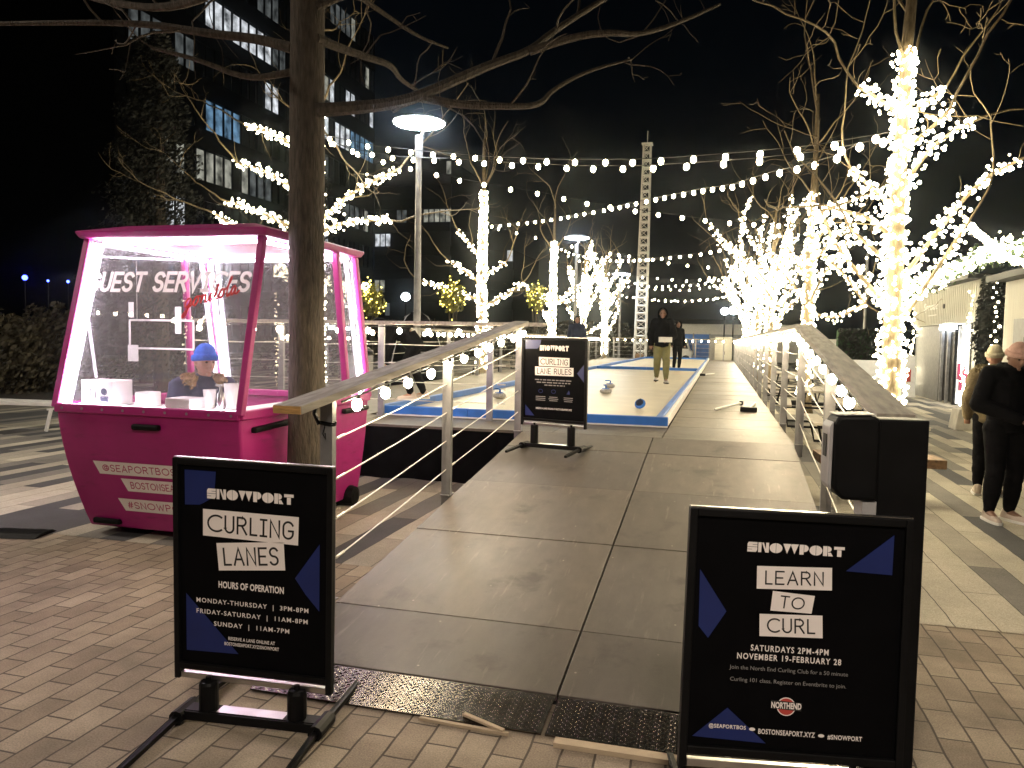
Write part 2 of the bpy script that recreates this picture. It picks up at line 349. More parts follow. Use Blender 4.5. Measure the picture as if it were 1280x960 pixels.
def link(name, me, material, parent=None, smooth=False, bevel=0):
    if smooth: me.polygons.foreach_set('use_smooth', [True] * len(me.polygons))
    if material is not None and len(me.materials) == 0: me.materials.append(material)
    o = bpy.data.objects.new(name, me); COL.objects.link(o)
    if parent is not None: o.parent = parent
    if bevel:
        b = o.modifiers.new('bevel', 'BEVEL'); b.width = bevel; b.segments = 2; b.limit_method = 'ANGLE'
    return o
def tag(o, label, cat, group=None, kind=None):
    o['label'] = label; o['category'] = cat
    if group: o['group'] = group
    if kind: o['kind'] = kind
    return o
def thing(name, label, cat, loc=(0, 0, 0), rz=0, group=None):
    o = bpy.data.objects.new(name, None); COL.objects.link(o); o.location = loc; o.rotation_euler = (0, 0, rz); o.empty_display_size = .1
    return tag(o, label, cat, group)
def copy_tree(o, parent=None):
    c = o.copy(); COL.objects.link(c)
    if parent is not None: c.parent = parent
    for ch in list(o.children): copy_tree(ch, c)
    return c

# ------------------------------------------------------------------ lettering
def arc(cx, cy, rx, ry, a0, a1, n=10):
    return [(cx + rx * math.cos(R_(a0 + (a1 - a0) * i / n)), cy + ry * math.sin(R_(a0 + (a1 - a0) * i / n))) for i in range(n + 1)]
ST = {
 'A': (.62, [[(0, 0), (.31, 1), (.62, 0)], [(.11, .33), (.51, .33)]]),
 'B': (.54, [[(0, .53), (0, 1), (.28, 1)] + arc(.28, .765, .2, .235, 90, -90) + [(0, .53)], [(0, .53), (0, 0), (.3, 0)] + arc(.3, .265, .24, .265, -90, 90) ]),
 'C': (.74, [arc(.46, .5, .46, .5, 52, 308, 18)]),
 'D': (.56, [[(0, 0), (0, 1), (.18, 1)] + arc(.18, .5, .38, .5, 90, -90, 12) + [(0, 0)]]),
 'E': (.48, [[(.48, 1), (0, 1), (0, 0), (.48, 0)], [(0, .5), (.40, .5)]]),
 'F': (.46, [[(.46, 1), (0, 1), (0, 0)], [(0, .5), (.38, .5)]]),
 'G': (.60, [arc(.30, .68, .30, .32, 25, 180, 10) + arc(.30, .32, .30, .32, 180, 360, 12) + [(.60, .46), (.34, .46)]]),
 'H': (.54, [[(0, 0), (0, 1)], [(.54, 0), (.54, 1)], [(0, .5), (.54, .5)]]),
 'I': (.36, [[(0, 0), (.36, 0)], [(0, 1), (.36, 1)], [(.18, 0), (.18, 1)]]),
 'L': (.42, [[(0, 1), (0, 0), (.42, 0)]]),
 'N': (.54, [[(0, 0), (0, 1), (.54, 0), (.54, 1)]]),
 'M': (.7, [[(0, 0), (0, 1), (.35, .35), (.7, 1), (.7, 0)]]),
 'O': (.86, [arc(.43, .5, .43, .5, 0, 360, 24)]),
 'P': (.50, [[(0, 0), (0, 1), (.25, 1)] + arc(.25, .73, .25, .27, 90, -90) + [(0, .46)]]),
 'R': (.56, [[(0, 0), (0, 1), (.27, 1)] + arc(.27, .75, .25, .25, 90, -90) + [(0, .5)], [(.27, .5), (.56, 0)]]),
 'S': (.50, [arc(.25, .75, .25, .25, 25, 270, 12) + arc(.25, .25, .25, .25, 90, -155, 12)[1:]]),
 'T': (.56, [[(0, 1), (.56, 1)], [(.28, 1), (.28, 0)]]),
 'U': (.52, [[(0, 1), (0, .28)] + arc(.26, .28, .26, .28, 180, 360, 12) + [(.52, 1)]]),
 'V': (.60, [[(0, 1), (.30, 0), (.60, 1)]]),
 'W': (.84, [[(0, 1), (.21, 0), (.42, .8), (.63, 0), (.84, 1)]]),
 'X': (.56, [[(0, 0), (.56, 1)], [(0, 1), (.56, 0)]]),
 'Y': (.56, [[(0, 1), (.28, .5), (.56, 1)], [(.28, .5), (.28, 0)]]),
 'Z': (.52, [[(0, 1), (.52, 1), (0, 0), (.52, 0)]]),
 '.': (.08, [[(0, 0), (.08, 0)]]), ' ': (.25, []),
 '#': (.56, [[(.1, 0), (.22, 1)], [(.34, 0), (.46, 1)], [(0, .33), (.52, .33)], [(.04, .67), (.56, .67)]]),
 '@': (.78, [arc(.39, .5, .39, .46, -50, -390, 18), arc(.39, .5, .17, .22, 0, 360, 12), [(.56, .72), (.56, .32), (.72, .3)]]),
}
def ribbon(mb, pts, hw, fn, d):
    """one stroke of constant width as a mitred ribbon"""
    closed = (abs(pts[0][0] - pts[-1][0]) + abs(pts[0][1] - pts[-1][1])) < 1e-6 and len(pts) > 3
    P = [Vector(p) for p in pts]
    if closed: P = P[:-1]
    n = len(P); Ls = []; Rs = []
    for i in range(n):
        a = P[i - 1] if (i > 0 or closed) else None; b = P[(i + 1) % n] if (i < n - 1 or closed) else None
        d1 = (P[i] - a).normalized() if a is not None else (b - P[i]).normalized()
        d2 = (b - P[i]).normalized() if b is not None else d1
        n1 = Vector((-d1.y, d1.x)); n2 = Vector((-d2.y, d2.x)); mt = n1 + n2
        mt = mt.normalized() if mt.length > .2 else n1
        k = min(1 / max(.35, mt.dot(n1)), 2.2)
        ex = Vector((0, 0))
        if a is None: ex = -d1 * hw
        if b is None: ex = d1 * hw
        Ls.append(P[i] + mt * hw * k + ex); Rs.append(P[i] - mt * hw * k + ex)
    base = len(mb.v)
    for l, r in zip(Ls, Rs): mb.v.append(Vector(fn(l.x, l.y, d))); mb.v.append(Vector(fn(r.x, r.y, d)))
    for i in range(n if closed else n - 1):
        j = (i + 1) % n; mb.f.append((base + 2 * i, base + 2 * i + 1, base + 2 * j + 1, base + 2 * j))
def stroke_text(mb, s, x0, x1, y0, y1, fn, wt=.11, gap=.24, shear=0, d=0.0, jit=0, wide=None):
    """monoline lettering fitted in the rectangle x0..x1, y0..y1"""
    wide = wide or {}
    tot = 0; pos = []
    for ch in s:
        pos.append(tot); tot += ST[ch][0] * wide.get(ch, 1) + gap
    tot -= gap; sx = (x1 - x0) / tot; sy = (y1 - y0); hw = wt * sy / 2; k = 0
    for ch, px in zip(s, pos):
        jy = random.uniform(-jit, jit) * sy
        for st in ST[ch][1]:
            pts = []
            for (x, y) in st:
                Y = y0 + hw + y * (sy - 2 * hw) + jy; pts.append((x0 + (px + x * wide.get(ch, 1)) * sx + shear * (Y - y0), Y))
            ribbon(mb, pts, hw, fn, d + .00012 * (k % 4)); k += 1
def font_text(mb, s, x0, x1, y0, y1, fn, d=0.0, bold=0.0, space=1.0, shear=0.0, keep=False):
    cu = bpy.data.curves.new('t', 'FONT'); cu.body = s; cu.size = 1; cu.space_character = space; cu.offset = bold; cu.shear = shear
    cu.resolution_u = 3
    o = bpy.data.objects.new('t', cu); COL.objects.link(o)
    dg = bpy.context.evaluated_depsgraph_get(); me = bpy.data.meshes.new_from_object(o.evaluated_get(dg))
    vs = [v.co.copy() for v in me.vertices]; fs = [tuple(p.vertices) for p in me.polygons]
    bpy.data.objects.remove(o); bpy.data.curves.remove(cu); bpy.data.meshes.remove(me)
    ax = min(v.x for v in vs); bx = max(v.x for v in vs); ay = min(v.y for v in vs); by = max(v.y for v in vs)
    sx = (x1 - x0) / (bx - ax); sy = (y1 - y0) / (by - ay)
    mb.add([fn(x0 + (v.x - ax) * sx, y0 + (v.y - ay) * sy, d) for v in vs], fs)
def hd(cx, cy, r, a0, a1): return arc(cx, cy, r, r, a0, a1, 12)
BLK = {
 'S': (.80, [[(0, .53), (0, .8), (.1, 1), (.8, 1), (.8, .76), (.42, .76), (.42, .72), (.8, .72), (.8, .53)], [(.8, .49), (.8, .2), (.7, 0), (0, 0), (0, .24), (.38, .24), (.38, .28), (0, .28), (0, .49)]]),
 'N': (.86, [[(0, 0), (0, 1), (.26, 1), (.26, 0)], [(.29, .98), (.58, .0), (.86, 0), (.86, 1), (.62, 1), (.62, .35), (.44, 1)]]),
 'O': (1.0, [hd(.485, .5, .5, 90, 270), hd(.515, .5, .5, -90, 90)]),
 'W': (1.24, [[(0, 1), (.32, 0), (.64, 1)], [(.60, .82), (.62, .86), (.92, 0), (1.24, 1), (.67, 1)]]),
 'P': (.74, [[(0, 0), (0, 1), (.34, 1), (.34, 0)], hd(.37, .64, .36, -90, 90)]),
 'R': (.80, [[(0, 0), (0, 1), (.34, 1), (.34, 0)], hd(.37, .70, .30, -90, 90), [(.37, .37), (.62, .37), (.80, 0), (.42, 0)]]),
 'T': (.84, [[(0, .70), (0, 1), (.84, 1), (.84, .70)], [(.25, 0), (.25, .67), (.59, .67), (.59, 0)]]),
}
def block_text(mb, s, x0, x1, y0, y1, fn, d=0.0, gap=.10, shear=0):
    tot = sum(BLK[c][0] + gap for c in s) - gap; sx = (x1 - x0) / tot; p = 0
    for c in s:
        for poly in BLK[c][1]:
            P = [(x0 + (p + x) * sx + shear * y, y0 + y * (y1 - y0)) for x, y in poly]
            mb.add([fn(x, y, d) for x, y in P], [tuple(range(len(P)))])
        p += BLK[c][0] + gap
def poly(mb, pts, fn, d=0.0): mb.add([fn(x, y, d) for x, y in pts], [tuple(range(len(pts)))])
# ================================================================== SETTING: ground
def struct(o): o['kind'] = 'structure'; return o
g = MB(); g.add([(-110, -30, 0), (95, -30, 0), (95, 190, 0), (-110, 190, 0)], [(0, 1, 2, 3)])
struct(g.build('ground', M['brick']))
g = MB(); g.add([(-90, 4.97, .004), (90, 4.97, .004), (90, 160, .004), (-90, 160, .004)], [(0, 1, 2, 3)])
struct(g.build('plaza_paving', M['stripe']))

# ================================================================== ramp
Y0, Y1, ZD = 3.33, 8.25, .63
XL, XS, XR = -2.10, -.66, .76
def rz_(y): return .045 + (ZD - .045) * (min(max(y, Y0), Y1) - Y0) / (Y1 - Y0)
ramp = thing('entrance_ramp', 'grey panelled entrance ramp with diamond plate threshold rising to the rink deck', 'ramp', (-.67, Y0, 0))
ys = [Y0, 3.94, 5.16, 6.38, 7.60, Y1]
for ci, (a, b) in enumerate(((XL, XS), (XS, XR))):
    for i in range(5):
        m_ = M['panel_dark'] if i == 0 else M['panel']
        if (ci, i) in ((1, 1), (0, 3), (1, 4), (1, 2)): m_ = M['panel_mid']
        p = MB(); x0, x1 = a + .006, b - .006; y0, y1 = ys[i] + .004, ys[i + 1] - .004
        dz = random.uniform(-.002, .003)
        v = [(x, y, rz_(y) + dz - t) for t in (.03, 0) for x, y in ((x0, y0), (x1, y0), (x1, y1), (x0, y1))]
        p.add(v, [(3, 2, 1, 0), (4, 5, 6, 7), (0, 1, 5, 4), (1, 2, 6, 5), (2, 3, 7, 6), (3, 0, 4, 7)])
        p.build('panel', m_, ramp, bevel=.003)
for x in (XL + .03, XS, XR - .03):
    p = MB(); p.add([(x - .025, Y0, 0), (x + .025, Y0, 0), (x + .025, Y1, 0), (x - .025, Y1, 0), (x - .025, Y0, .005), (x + .025, Y0, .005), (x + .025, Y1, ZD - .045), (x - .025, Y1, ZD - .045)],
                    [(3, 2, 1, 0), (4, 5, 6, 7), (0, 1, 5, 4), (1, 2, 6, 5), (2, 3, 7, 6), (3, 0, 4, 7)])
    p.build('stringer', M['blackmetal'], ramp)
def tz(y): return .012 + (.042 - .012) * (y - 3.04) / (3.32 - 3.04)
for a, b in ((XL + .05, XS - .008), (XS + .008, XR - .01)):
    p = MB(); ya, yb = 3.04, 3.322
    p.add([(a, ya, tz(ya) - .008), (b, ya, tz(ya) - .008), (b, yb, tz(yb) - .008), (a, yb, tz(yb) - .008), (a, ya, tz(ya)), (b, ya, tz(ya)), (b, yb, tz(yb)), (a, yb, tz(yb))],
          [(3, 2, 1, 0), (4, 5, 6, 7), (0, 1, 5, 4), (1, 2, 6, 5), (2, 3, 7, 6), (3, 0, 4, 7)])
    r = 0; y = ya + .014
    while y < yb - .01:
        x = a + .012 + (r % 2) * .016; k = 0
        while x < b - .012:
            s = 1 if (k + r) % 2 else -1; L, W = .0125, .0045
            c = Vector((x, y, tz(y))); d = Vector((.72, .72 * s, 0)); e = Vector((-d.y, d.x, 0))
            p.add([c - d * L, c + e * W, c + d * L, c - e * W, c + Vector((0, 0, .0035))], [(0, 4, 1), (1, 4, 2), (2, 4, 3), (3, 4, 0)])
            x += .032; k += 1
        y += .016; r += 1
    p.build('threshold_plate', M['tread'], ramp)
p = MB(); p.beam((-1.2, 3.02, .008), (-.80, 3.0, .009), .018, .012); p.build('wood_shim', M['palewood'], ramp)
p = MB(); p.beam((-.60, 2.99, .012), (.35, 3.0, .012), .05, .02); p.build('wood_shim', M['palewood'], ramp)
p = MB(); p.beam((-1.02, 3.08, .024), (-.82, 3.005, .018), .02, .01); p.build('wood_shim', M['palewood'], ramp)

# ================================================================== deck
XW = -6.6
deck = thing('rink_deck', 'raised plywood deck with black skirt carrying the curling rink', 'deck', (-2.5, 8.25, 0))
p = MB(); p.bb(XW, XR, 8.29, 46.6, 0, ZD - .035); p.build('deck_base', M['skirt'], deck)
p = MB()
n = 150
fr = [(XW + (XL - .02 - XW) * i / n) for i in range(n + 1)]
top = [(x, 8.272 + .012 * math.sin(x * 23) , ZD - .04) for x in fr]; bot = [(x, 8.22 + .05 * math.sin(x * 9 + 1) * math.sin(x * 3.1), .006) for x in fr]
p.add(top + bot, [(i, n + 1 + i, n + 2 + i, i + 1) for i in range(n)]); p.build('skirt', M['skirt'], deck, smooth=True)
mats = [M['panel_tan'], M['panel_tan2'], M['panel_tan']]
y = Y1; i = 0
while y < 46.4:
    y2 = min(y + 1.22, 46.6); p = MB(); p.bb(-.56, XR - .005, y + .004, y2 - .004, ZD - .03, ZD + random.uniform(-.002, .002))
    p.build('deck_panel', M['panel_tan2'] if i in (0, 4, 5, 9) else M['panel_tan'], deck); y = y2; i += 1
x = XW
while x < -.6:
    x2 = min(x + 1.21, -.568); p = MB(); p.bb(x + .004, x2 - .004, 8.254, 9.225, ZD - .03, ZD + random.uniform(-.002, .001))
    p.build('deck_panel', M['panel_tan2'], deck); x = x2
p = MB(); p.bb(XW, -4.45, 9.235, 46.6, ZD - .03, ZD - .002); p.build('deck_panel', M['panel_tan'], deck)

# ================================================================== rink
XA, XB, YA, YB = -4.32, -.57, 9.24, 46.0
rink = thing('curling_rink', 'cream curling rink with blue foam border boards on the deck', 'curling rink', (-2.4, YA, ZD))
p = MB(); p.bb(XA + .1, XB - .1, YA + .09, YB - .09, ZD + .003, ZD + .03); p.build('playing_surface', M['ice'], rink)
H_ = ZD + .125
def board(x0, x1, y0, y1, seg, axis, m_=None):
    L = (x1 - x0) if axis == 'X' else (y1 - y0); k = max(1, int(L / seg))
    for j in range(k):
        p = MB(); a = j / k; b = (j + 1) / k
        if axis == 'X': p.bb(x0 + (x1 - x0) * a + .002, x0 + (x1 - x0) * b - .002, y0, y1, ZD + .004, H_)
        else: p.bb(x0, x1, y0 + (y1 - y0) * a + .002, y0 + (y1 - y0) * b - .002, ZD + .004, H_)
        p.build('border_board', m_ or M['blue'], rink, bevel=.01)
board(XA, XB, YA, YA + .09, 1.2, 'X'); board(XA, XB, YB - .09, YB, 1.2, 'X')
board(XA, XA + .09, YA + .094, YB - .094, 2.4, 'Y'); board(XB - .15, XB - .06, YA + .094, YB - .094, 2.4, 'Y')
board(XA + .1, XB - .16, 27.2, 27.32, 1.2, 'X')
p = MB(); p.bb(XB - .058, XB - .004, YA + .096, YB - .1, ZD + .004, H_ - .012); p.build('white_kerb', M['white'], rink, bevel=.006)
p = MB(); p.bb(XA, XB, YA - .022, YA - .003, ZD + .003, ZD + .02); p.build('white_edge_strip', M['white'], rink)

def smooth_path_(pts): return [Vector(p) for p in pts]
# ================================================================== railings
def P_(x, y, h): return (x, y, rz_(y) + h)
RH = 1.2
def railing(name, label, pts, posts, cables=4, post_drop=None):
    """pts: list of (x, y, base z); posts: list of (x, y, base z)"""
    t = thing(name, label, 'railing', pts[0][:2] + (0,))
    for a, b in zip(pts[:-1], pts[1:]):
        L = (Vector(b) - Vector(a)).length; k = max(1, round(L / 3.0))
        for j in range(k):
            A = Vector(a).lerp(Vector(b), j / k); B = Vector(a).lerp(Vector(b), (j + 1) / k); d = (B - A).normalized() * .0015
            p = MB(); p.beam(A + d + Vector((0, 0, RH)), B - d + Vector((0, 0, RH)), .165, .045); p.build('handrail', M['railwood'], t, bevel=.004)
    for (x, y, z) in posts:
        p = MB(); dx = .08 if abs(pts[0][0] - pts[-1][0]) < .3 else .05
        p.bb(x - .038, x + .038, y - .024, y + .024, z - .12 if z > .1 else 0, z + RH - .026)
        p.bb(x - .039, x + .039, y - .06, y + .06, z + .004, z + .012)
        for hh in (.25, .48, .71, .94):
            p.lathe((x, y - .026, z + hh), [(.006, 0), (.006, .002)], 6, 'Y')
        p.build('post', M['steel'], t, bevel=.004)
    for c in range(cables):
        h = .22 + c * .235; q = []
        for i in range(len(posts)):
            a = Vector(posts[i]) + Vector((0, 0, h)); q.append(a)
            if i < len(posts) - 1:
                b = Vector(posts[i + 1]) + Vector((0, 0, h)); q.append((a + b) / 2 - Vector((0, 0, random.uniform(.004, .022))))
        p = MB(); p.tube(q, .0048, 5)
        for v in posts:
            e = Vector(v) + Vector((0, 0, h)); nx = (Vector(posts[1]) - Vector(posts[0])).normalized(); p.tube([e + nx * .10, e + nx * .2], .009, 6)
        p.build('cable', M['cable'], t)
    return t
XRP, XLP = .80, -2.14
ryp = [4.02, 6.12, 8.24] + [8.24 + 2.05 * k for k in range(1, 19)]
right_rail = railing('ramp_railing', 'long wood capped steel railing right of the ramp running on to the far end', [(XRP, 3.9, rz_(3.9)), (XRP, 8.25, ZD), (XRP, 45.3, ZD)], [(XRP, y, rz_(y)) for y in ryp])
left_rail = railing('ramp_railing', 'wood capped steel railing on the left edge of the ramp beside the pink kiosk', [(XLP, 3.50, rz_(3.5)), (XLP, 8.3, ZD)], [(XLP, y, rz_(y)) for y in (3.93, 5.92, 8.22)])
p = MB(); a_ = Vector((XLP, 3.4985, rz_(3.5) + RH)); p.box(a_ - Vector((0, .0015, 0)), (.16, .003, .04), Matrix.Rotation(math.atan((ZD - .045) / (Y1 - Y0)), 3, 'X')); p.build('end_grain', M['newwood'], left_rail)
cord = MB(); z_ = rz_(3.93) + RH - .17
for k in range(2): cord.tube([(XLP + .045 * math.cos(t * .5236), 3.93 + .034 * math.sin(t * .5236), z_ + .012 * k + .004 * math.sin(t)) for t in range(13)], .006, 6)
cord.tube(smooth_path_([(XLP - .045, 3.91, z_), (XLP - .07, 3.90, z_ + .06), (XLP - .06, 3.9, z_ + .12), (XLP - .05, 3.9, z_ + .15)]), .012, 6)
cord.tube(smooth_path_([(XLP + .0, 3.895, z_), (XLP - .01, 3.885, z_ - .05), (XLP + .01, 3.885, z_ - .08), (XLP + .005, 3.885, z_ - .045)]), .004, 6)
tag(cord.build('cord', M['blackmetal'], None), 'black cord tied round the nearest post of the left ramp railing', 'cord')
front_rail = railing('deck_railing', 'level wood capped railing across the front of the rink behind the ramp railing', [(-7.2, 9.1, ZD), (-2.06, 9.1, ZD)], [(x, 9.1, ZD) for x in (-7.1, -5.65, -4.2, -2.74)])
side_rail = railing('deck_railing', 'white lit railing along the far left side of the rink deck', [(-6.5, 13.2, ZD), (-6.5, 46.3, ZD)], [(-6.5, 13.3 + 2.35 * k, ZD) for k in range(15)])
end_rail = railing('deck_railing', 'railing closing the far end of the rink hung with bulbs', [(-6.3, 46.4, ZD), (.3, 46.4, ZD)], [(-6.2 + 1.6 * k, 46.4, ZD) for k in range(5)])

# ================================================================== bulbs
def ico(r, sub=1, name='bulb', m_=None, stretch=1.25):
    bm = bmesh.new(); bmesh.ops.create_icosphere(bm, subdivisions=sub, radius=r)
    for v in bm.verts: v.co.z *= stretch
    me = bpy.data.meshes.new(name); bm.to_mesh(me); bm.free(); me.materials.append(m_)
    me.polygons.foreach_set('use_smooth', [True] * len(me.polygons)); return me
BULB = ico(.041, 2, 'bulb', M['fest']); BULB_S = ico(.043, 1, 'bulb', M['fest']); BULB_R = ico(.031, 2, 'bulb', M['railbulb'])
def festoon(label, pts, spacing, group, mesh=None, r=.007, drop=.055, cat='string lights', sag=0.0):
    """pts: supports; bulbs every `spacing` metres along the cable"""
    mesh = mesh or BULB
    P = [Vector(p) for p in pts]; path = []
    for a, b in zip(P[:-1], P[1:]):
        k = max(2, int((b - a).length / .4)) if sag else 1
        for i in range(k): t = i / k; path.append(a.lerp(b, t) - Vector((0, 0, 4 * sag * t * (1 - t))))
    path.append(P[-1])
    th = thing('string_lights', label, cat, tuple(P[0]), 0, group)
    c = MB(); c.tube(path, r, 5)
    acc = spacing * .5; spots = []
    for a, b in zip(path[:-1], path[1:]):
        L = (b - a).length; s = acc
        while s < L: spots.append(a.lerp(b, s / L)); s += spacing * random.uniform(.92, 1.08)
        acc = s - L
    for q in spots: c.tube([q, q - Vector((0, 0, drop - .025))], .013, 6)
    c.build('cable', M['blackmetal'], th)
    for q in spots[:100]:
        o = bpy.data.objects.new('bulb', mesh); COL.objects.link(o); o.parent = th
        o.location = q - Vector((random.uniform(-.01, .01), random.uniform(-.01, .01), drop)) - th.location
        o.rotation_euler = (random.uniform(-.15, .15), random.uniform(-.15, .15), 0)
    return th
GF = 'festoon strings hung between the trees above the rink'
GR = 'bulb strings under the handrails'
cap = RH - .05
festoon('bulb string under the handrail right of the ramp', [(XRP - .06, 4.15, rz_(4.15) + cap), (XRP - .06, 8.25, ZD + cap), (XRP - .06, 45, ZD + cap)], .43, GR, BULB_R)
festoon('bulb string under the handrail left of the ramp', [(XLP + .06, 3.98, rz_(3.98) + cap), (XLP + .06, 8.25, ZD + cap)], .40, GR, BULB_R)
festoon('bulb string under the level railing in front of the rink', [(-7.1, 9.04, ZD + cap), (-2.3, 9.04, ZD + cap)], .42, GR, BULB_R)
festoon('bulb string under the railing on the far left side of the rink', [(-6.43, 13.3, ZD + cap), (-6.43, 46, ZD + cap)], .45, GR, BULB_S)
festoon('bulb string under the railing at the far end of the rink', [(-6.2, 46.3, ZD + cap), (.3, 46.3, ZD + cap)], .44, GR, BULB_S)

# ================================================================== trees
def tube_limb(mb, pts, r0, r1, n=6):
    k = len(pts); mb.tube(pts, [r0 + (r1 - r0) * i / (k - 1) for i in range(k)], n)
def wander(start, d, length, seg, bend=.25, up=.05):
    pts = [Vector(start)]; d = Vector(d).normalized(); n = max(2, int(length / seg))
    for i in range(n):
        d = (d + Vector((random.gauss(0, bend), random.gauss(0, bend), random.gauss(0, bend) + up))).normalized()
        pts.append(pts[-1] + d * (length / n))
    return pts
def smooth_path(pts, k=3):
    P = [Vector(p) for p in pts]
    for _ in range(k):
        Q = [P[0]]
        for a, b in zip(P[:-1], P[1:]): Q += [a.lerp(b, .25), a.lerp(b, .75)]
        Q.append(P[-1]); P = Q
        if len(P) > 60: break
    return P
def twigs(mb, pts, r, level, dens, length, bend=.22, up=.06):
    """recursive bare side branches along a limb"""
    if level == 0: return
    L = sum((b - a).length for a, b in zip(pts[:-1], pts[1:])); n = max(1, int(L * dens))
    for _ in range(n):
        t = random.uniform(.2, 1) ** .8; i = min(len(pts) - 2, int(t * (len(pts) - 1))); p = pts[i].lerp(pts[i + 1], random.random())
        d = (pts[i + 1] - pts[i]).normalized(); side = Vector((random.gauss(0, 1), random.gauss(0, 1), random.gauss(0, 1))); side = (side - d * side.dot(d)).normalized()
        dd = (d * random.uniform(.45, .9) + side * random.uniform(.5, 1)).normalized(); ll = length * random.uniform(.5, 1.15) * (1.1 - .5 * t)
        q = wander(p, dd, ll, max(.08, ll / 7), bend, up); rr = r * random.uniform(.35, .6) * (1 - .4 * t)
        tube_limb(mb, q, max(rr, .004), .0025, 4 if rr < .02 else 5)
        twigs(mb, q, rr, level - 1, dens * 1.25, ll * .55, bend, up)
def wrap(spots, pts, r0, r1, dens, jit=.02):
    k = len(pts) - 1
    for i in range(k):
        a, b = pts[i], pts[i + 1]; L = (b - a).length; m_ = L * dens; m_ = int(m_) + (random.random() < m_ % 1)
        d = (b - a).normalized(); e = d.orthogonal().normalized(); f = d.cross(e)
        for _ in range(m_):
            t = random.random(); th = random.uniform(0, 2 * math.pi); r = (r0 + (r1 - r0) * (i + t) / k) + .012 + abs(random.gauss(0, jit))
            spots.append(a.lerp(b, t) + (e * math.cos(th) + f * math.sin(th)) * r)
ICO = None
def light_cloud(name, spots, r, m_, label, cat, group):
    bm = bmesh.new(); bmesh.ops.create_icosphere(bm, subdivisions=1, radius=1); vs = [v.co.copy() for v in bm.verts]; fs = [tuple(v.index for v in f.verts) for f in bm.faces]; bm.free()
    mb = MB()
    for s in spots:
        k = r * random.uniform(.6, 1.35); mb.add([s + v * k for v in vs], fs)
    o = mb.build(name, m_, None, smooth=True); return tag(o, label, cat, group, 'stuff')
GT = 'bare trees wrapped in fairy lights'
GL = 'fairy lights wound round the trees'
def lit_tree(label, base, r0, zlit, ztop, limbs, bulb_r, dens, seed, ldens=None, twig=(2, 1.6, 1.3), zstart=.45, limb_r=.06, nrand=0, randlen=2.0, upright=.6, unlit=1.8):
    """limbs: explicit polylines; nrand more are grown at random"""
    random.seed(seed); base = Vector(base); ldens = ldens or dens * .6
    th = thing('lit_tree', label, 'tree', tuple(base), 0, GT)
    tr = [base]; n = 12; x = y = 0
    for i in range(1, n + 1):
        x += random.gauss(0, .012); y += random.gauss(0, .012); tr.append(base + Vector((x, y, ztop * i / n)))
    def trad(z): return r0 * (1 - .72 * min(1, z / ztop)) + (.35 * r0 * max(0, 1 - z / .4))
    mb = MB(); fine = [tr[0] + (tr[1] - tr[0]) * t for t in (0, .3, .6)] + tr[1:]
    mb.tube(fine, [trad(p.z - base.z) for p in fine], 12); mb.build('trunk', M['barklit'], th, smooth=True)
    spots = []; dz = zlit - zstart; N = 30
    def at(z): 
        t = z / ztop * n; i = min(n - 1, int(t)); return tr[i].lerp(tr[i + 1], t - i)
    path = [at(zstart + dz * i / N) for i in range(N + 1)]; wrap(spots, path, trad(zstart), trad(zlit), dens, .03)
    br = MB()
    L = [(smooth_path(q, 2), True) for q in limbs]
    for k in range(nrand):
        z = random.uniform(.28, .95) * zlit; a = k * 2.4 + random.uniform(-.5, .5)
        L.append((wander(at(z), (math.cos(a), math.sin(a), upright), randlen * random.uniform(.6, 1.2), .25, .12, .05), True))
    for q, lit in L:
        tube_limb(br, q, limb_r, limb_r * .5, 7)
        wrap(spots, q, limb_r, limb_r * .6, ldens, .045)
        d = (q[-1] - q[-2]).normalized(); e = wander(q[-1], d + Vector((0, 0, .2)), unlit * random.uniform(.8, 1.3), .2, .18, .06)
        tube_limb(br, e, limb_r * .5, .006, 6); twigs(br, e, limb_r * .5, twig[0], twig[1], twig[2]); twigs(br, q, limb_r * .5, 1, .8, twig[2])
    top = [at(zlit), at(ztop)]
    for k in range(5):
        e = wander(at(random.uniform(zlit * .9, ztop)), (random.gauss(0, .6), random.gauss(0, .6), 1), unlit * 1.2, .2, .15, .08)
        tube_limb(br, e, limb_r * .6, .006, 6); twigs(br, e, limb_r * .5, twig[0], twig[1], twig[2])
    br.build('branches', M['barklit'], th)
    light_cloud('fairy_lights', spots, bulb_r, M['fairy'], 'fairy lights wound on the ' + label.replace('bare ', '', 1), 'fairy lights', GL)
    return th
def lim(y, *uv, dy=0.6):
    s = random.choice((-1, 1)) * random.uniform(.3, 1) * dy; n = len(uv) - 1
    return [atY(u, v, y + s * i / n) for i, (u, v) in enumerate(uv)]
random.seed(3)
lit_tree('bare tree nearest the camera on the right', (1.98, 10, 0), .125, 5.1, 7.6,
  [lim(10, (1118, 392), (1075, 345), (1040, 300), (1026, 262)), lim(10, (1120, 300), (1085, 270), (1046, 262)), lim(10, (1120, 262), (1090, 235), (1064, 212)),
   lim(10, (1124, 142), (1100, 125), (1072, 108)), lim(10, (1126, 350), (1175, 285), (1225, 225), (1274, 200)), lim(10, (1128, 400), (1165, 345), (1212, 275)),
   lim(10, (1128, 235), (1158, 190), (1190, 165), (1216, 152)), lim(10, (1130, 150), (1155, 130), (1182, 110)), lim(10, (1112, 330), (1090, 310), (1062, 285)), lim(10, (1128, 190), (1165, 160), (1188, 135))],
  .019, 190, 11, 72, (3, 2.3, 1.2), zstart=.7, limb_r=.030, unlit=2.2)
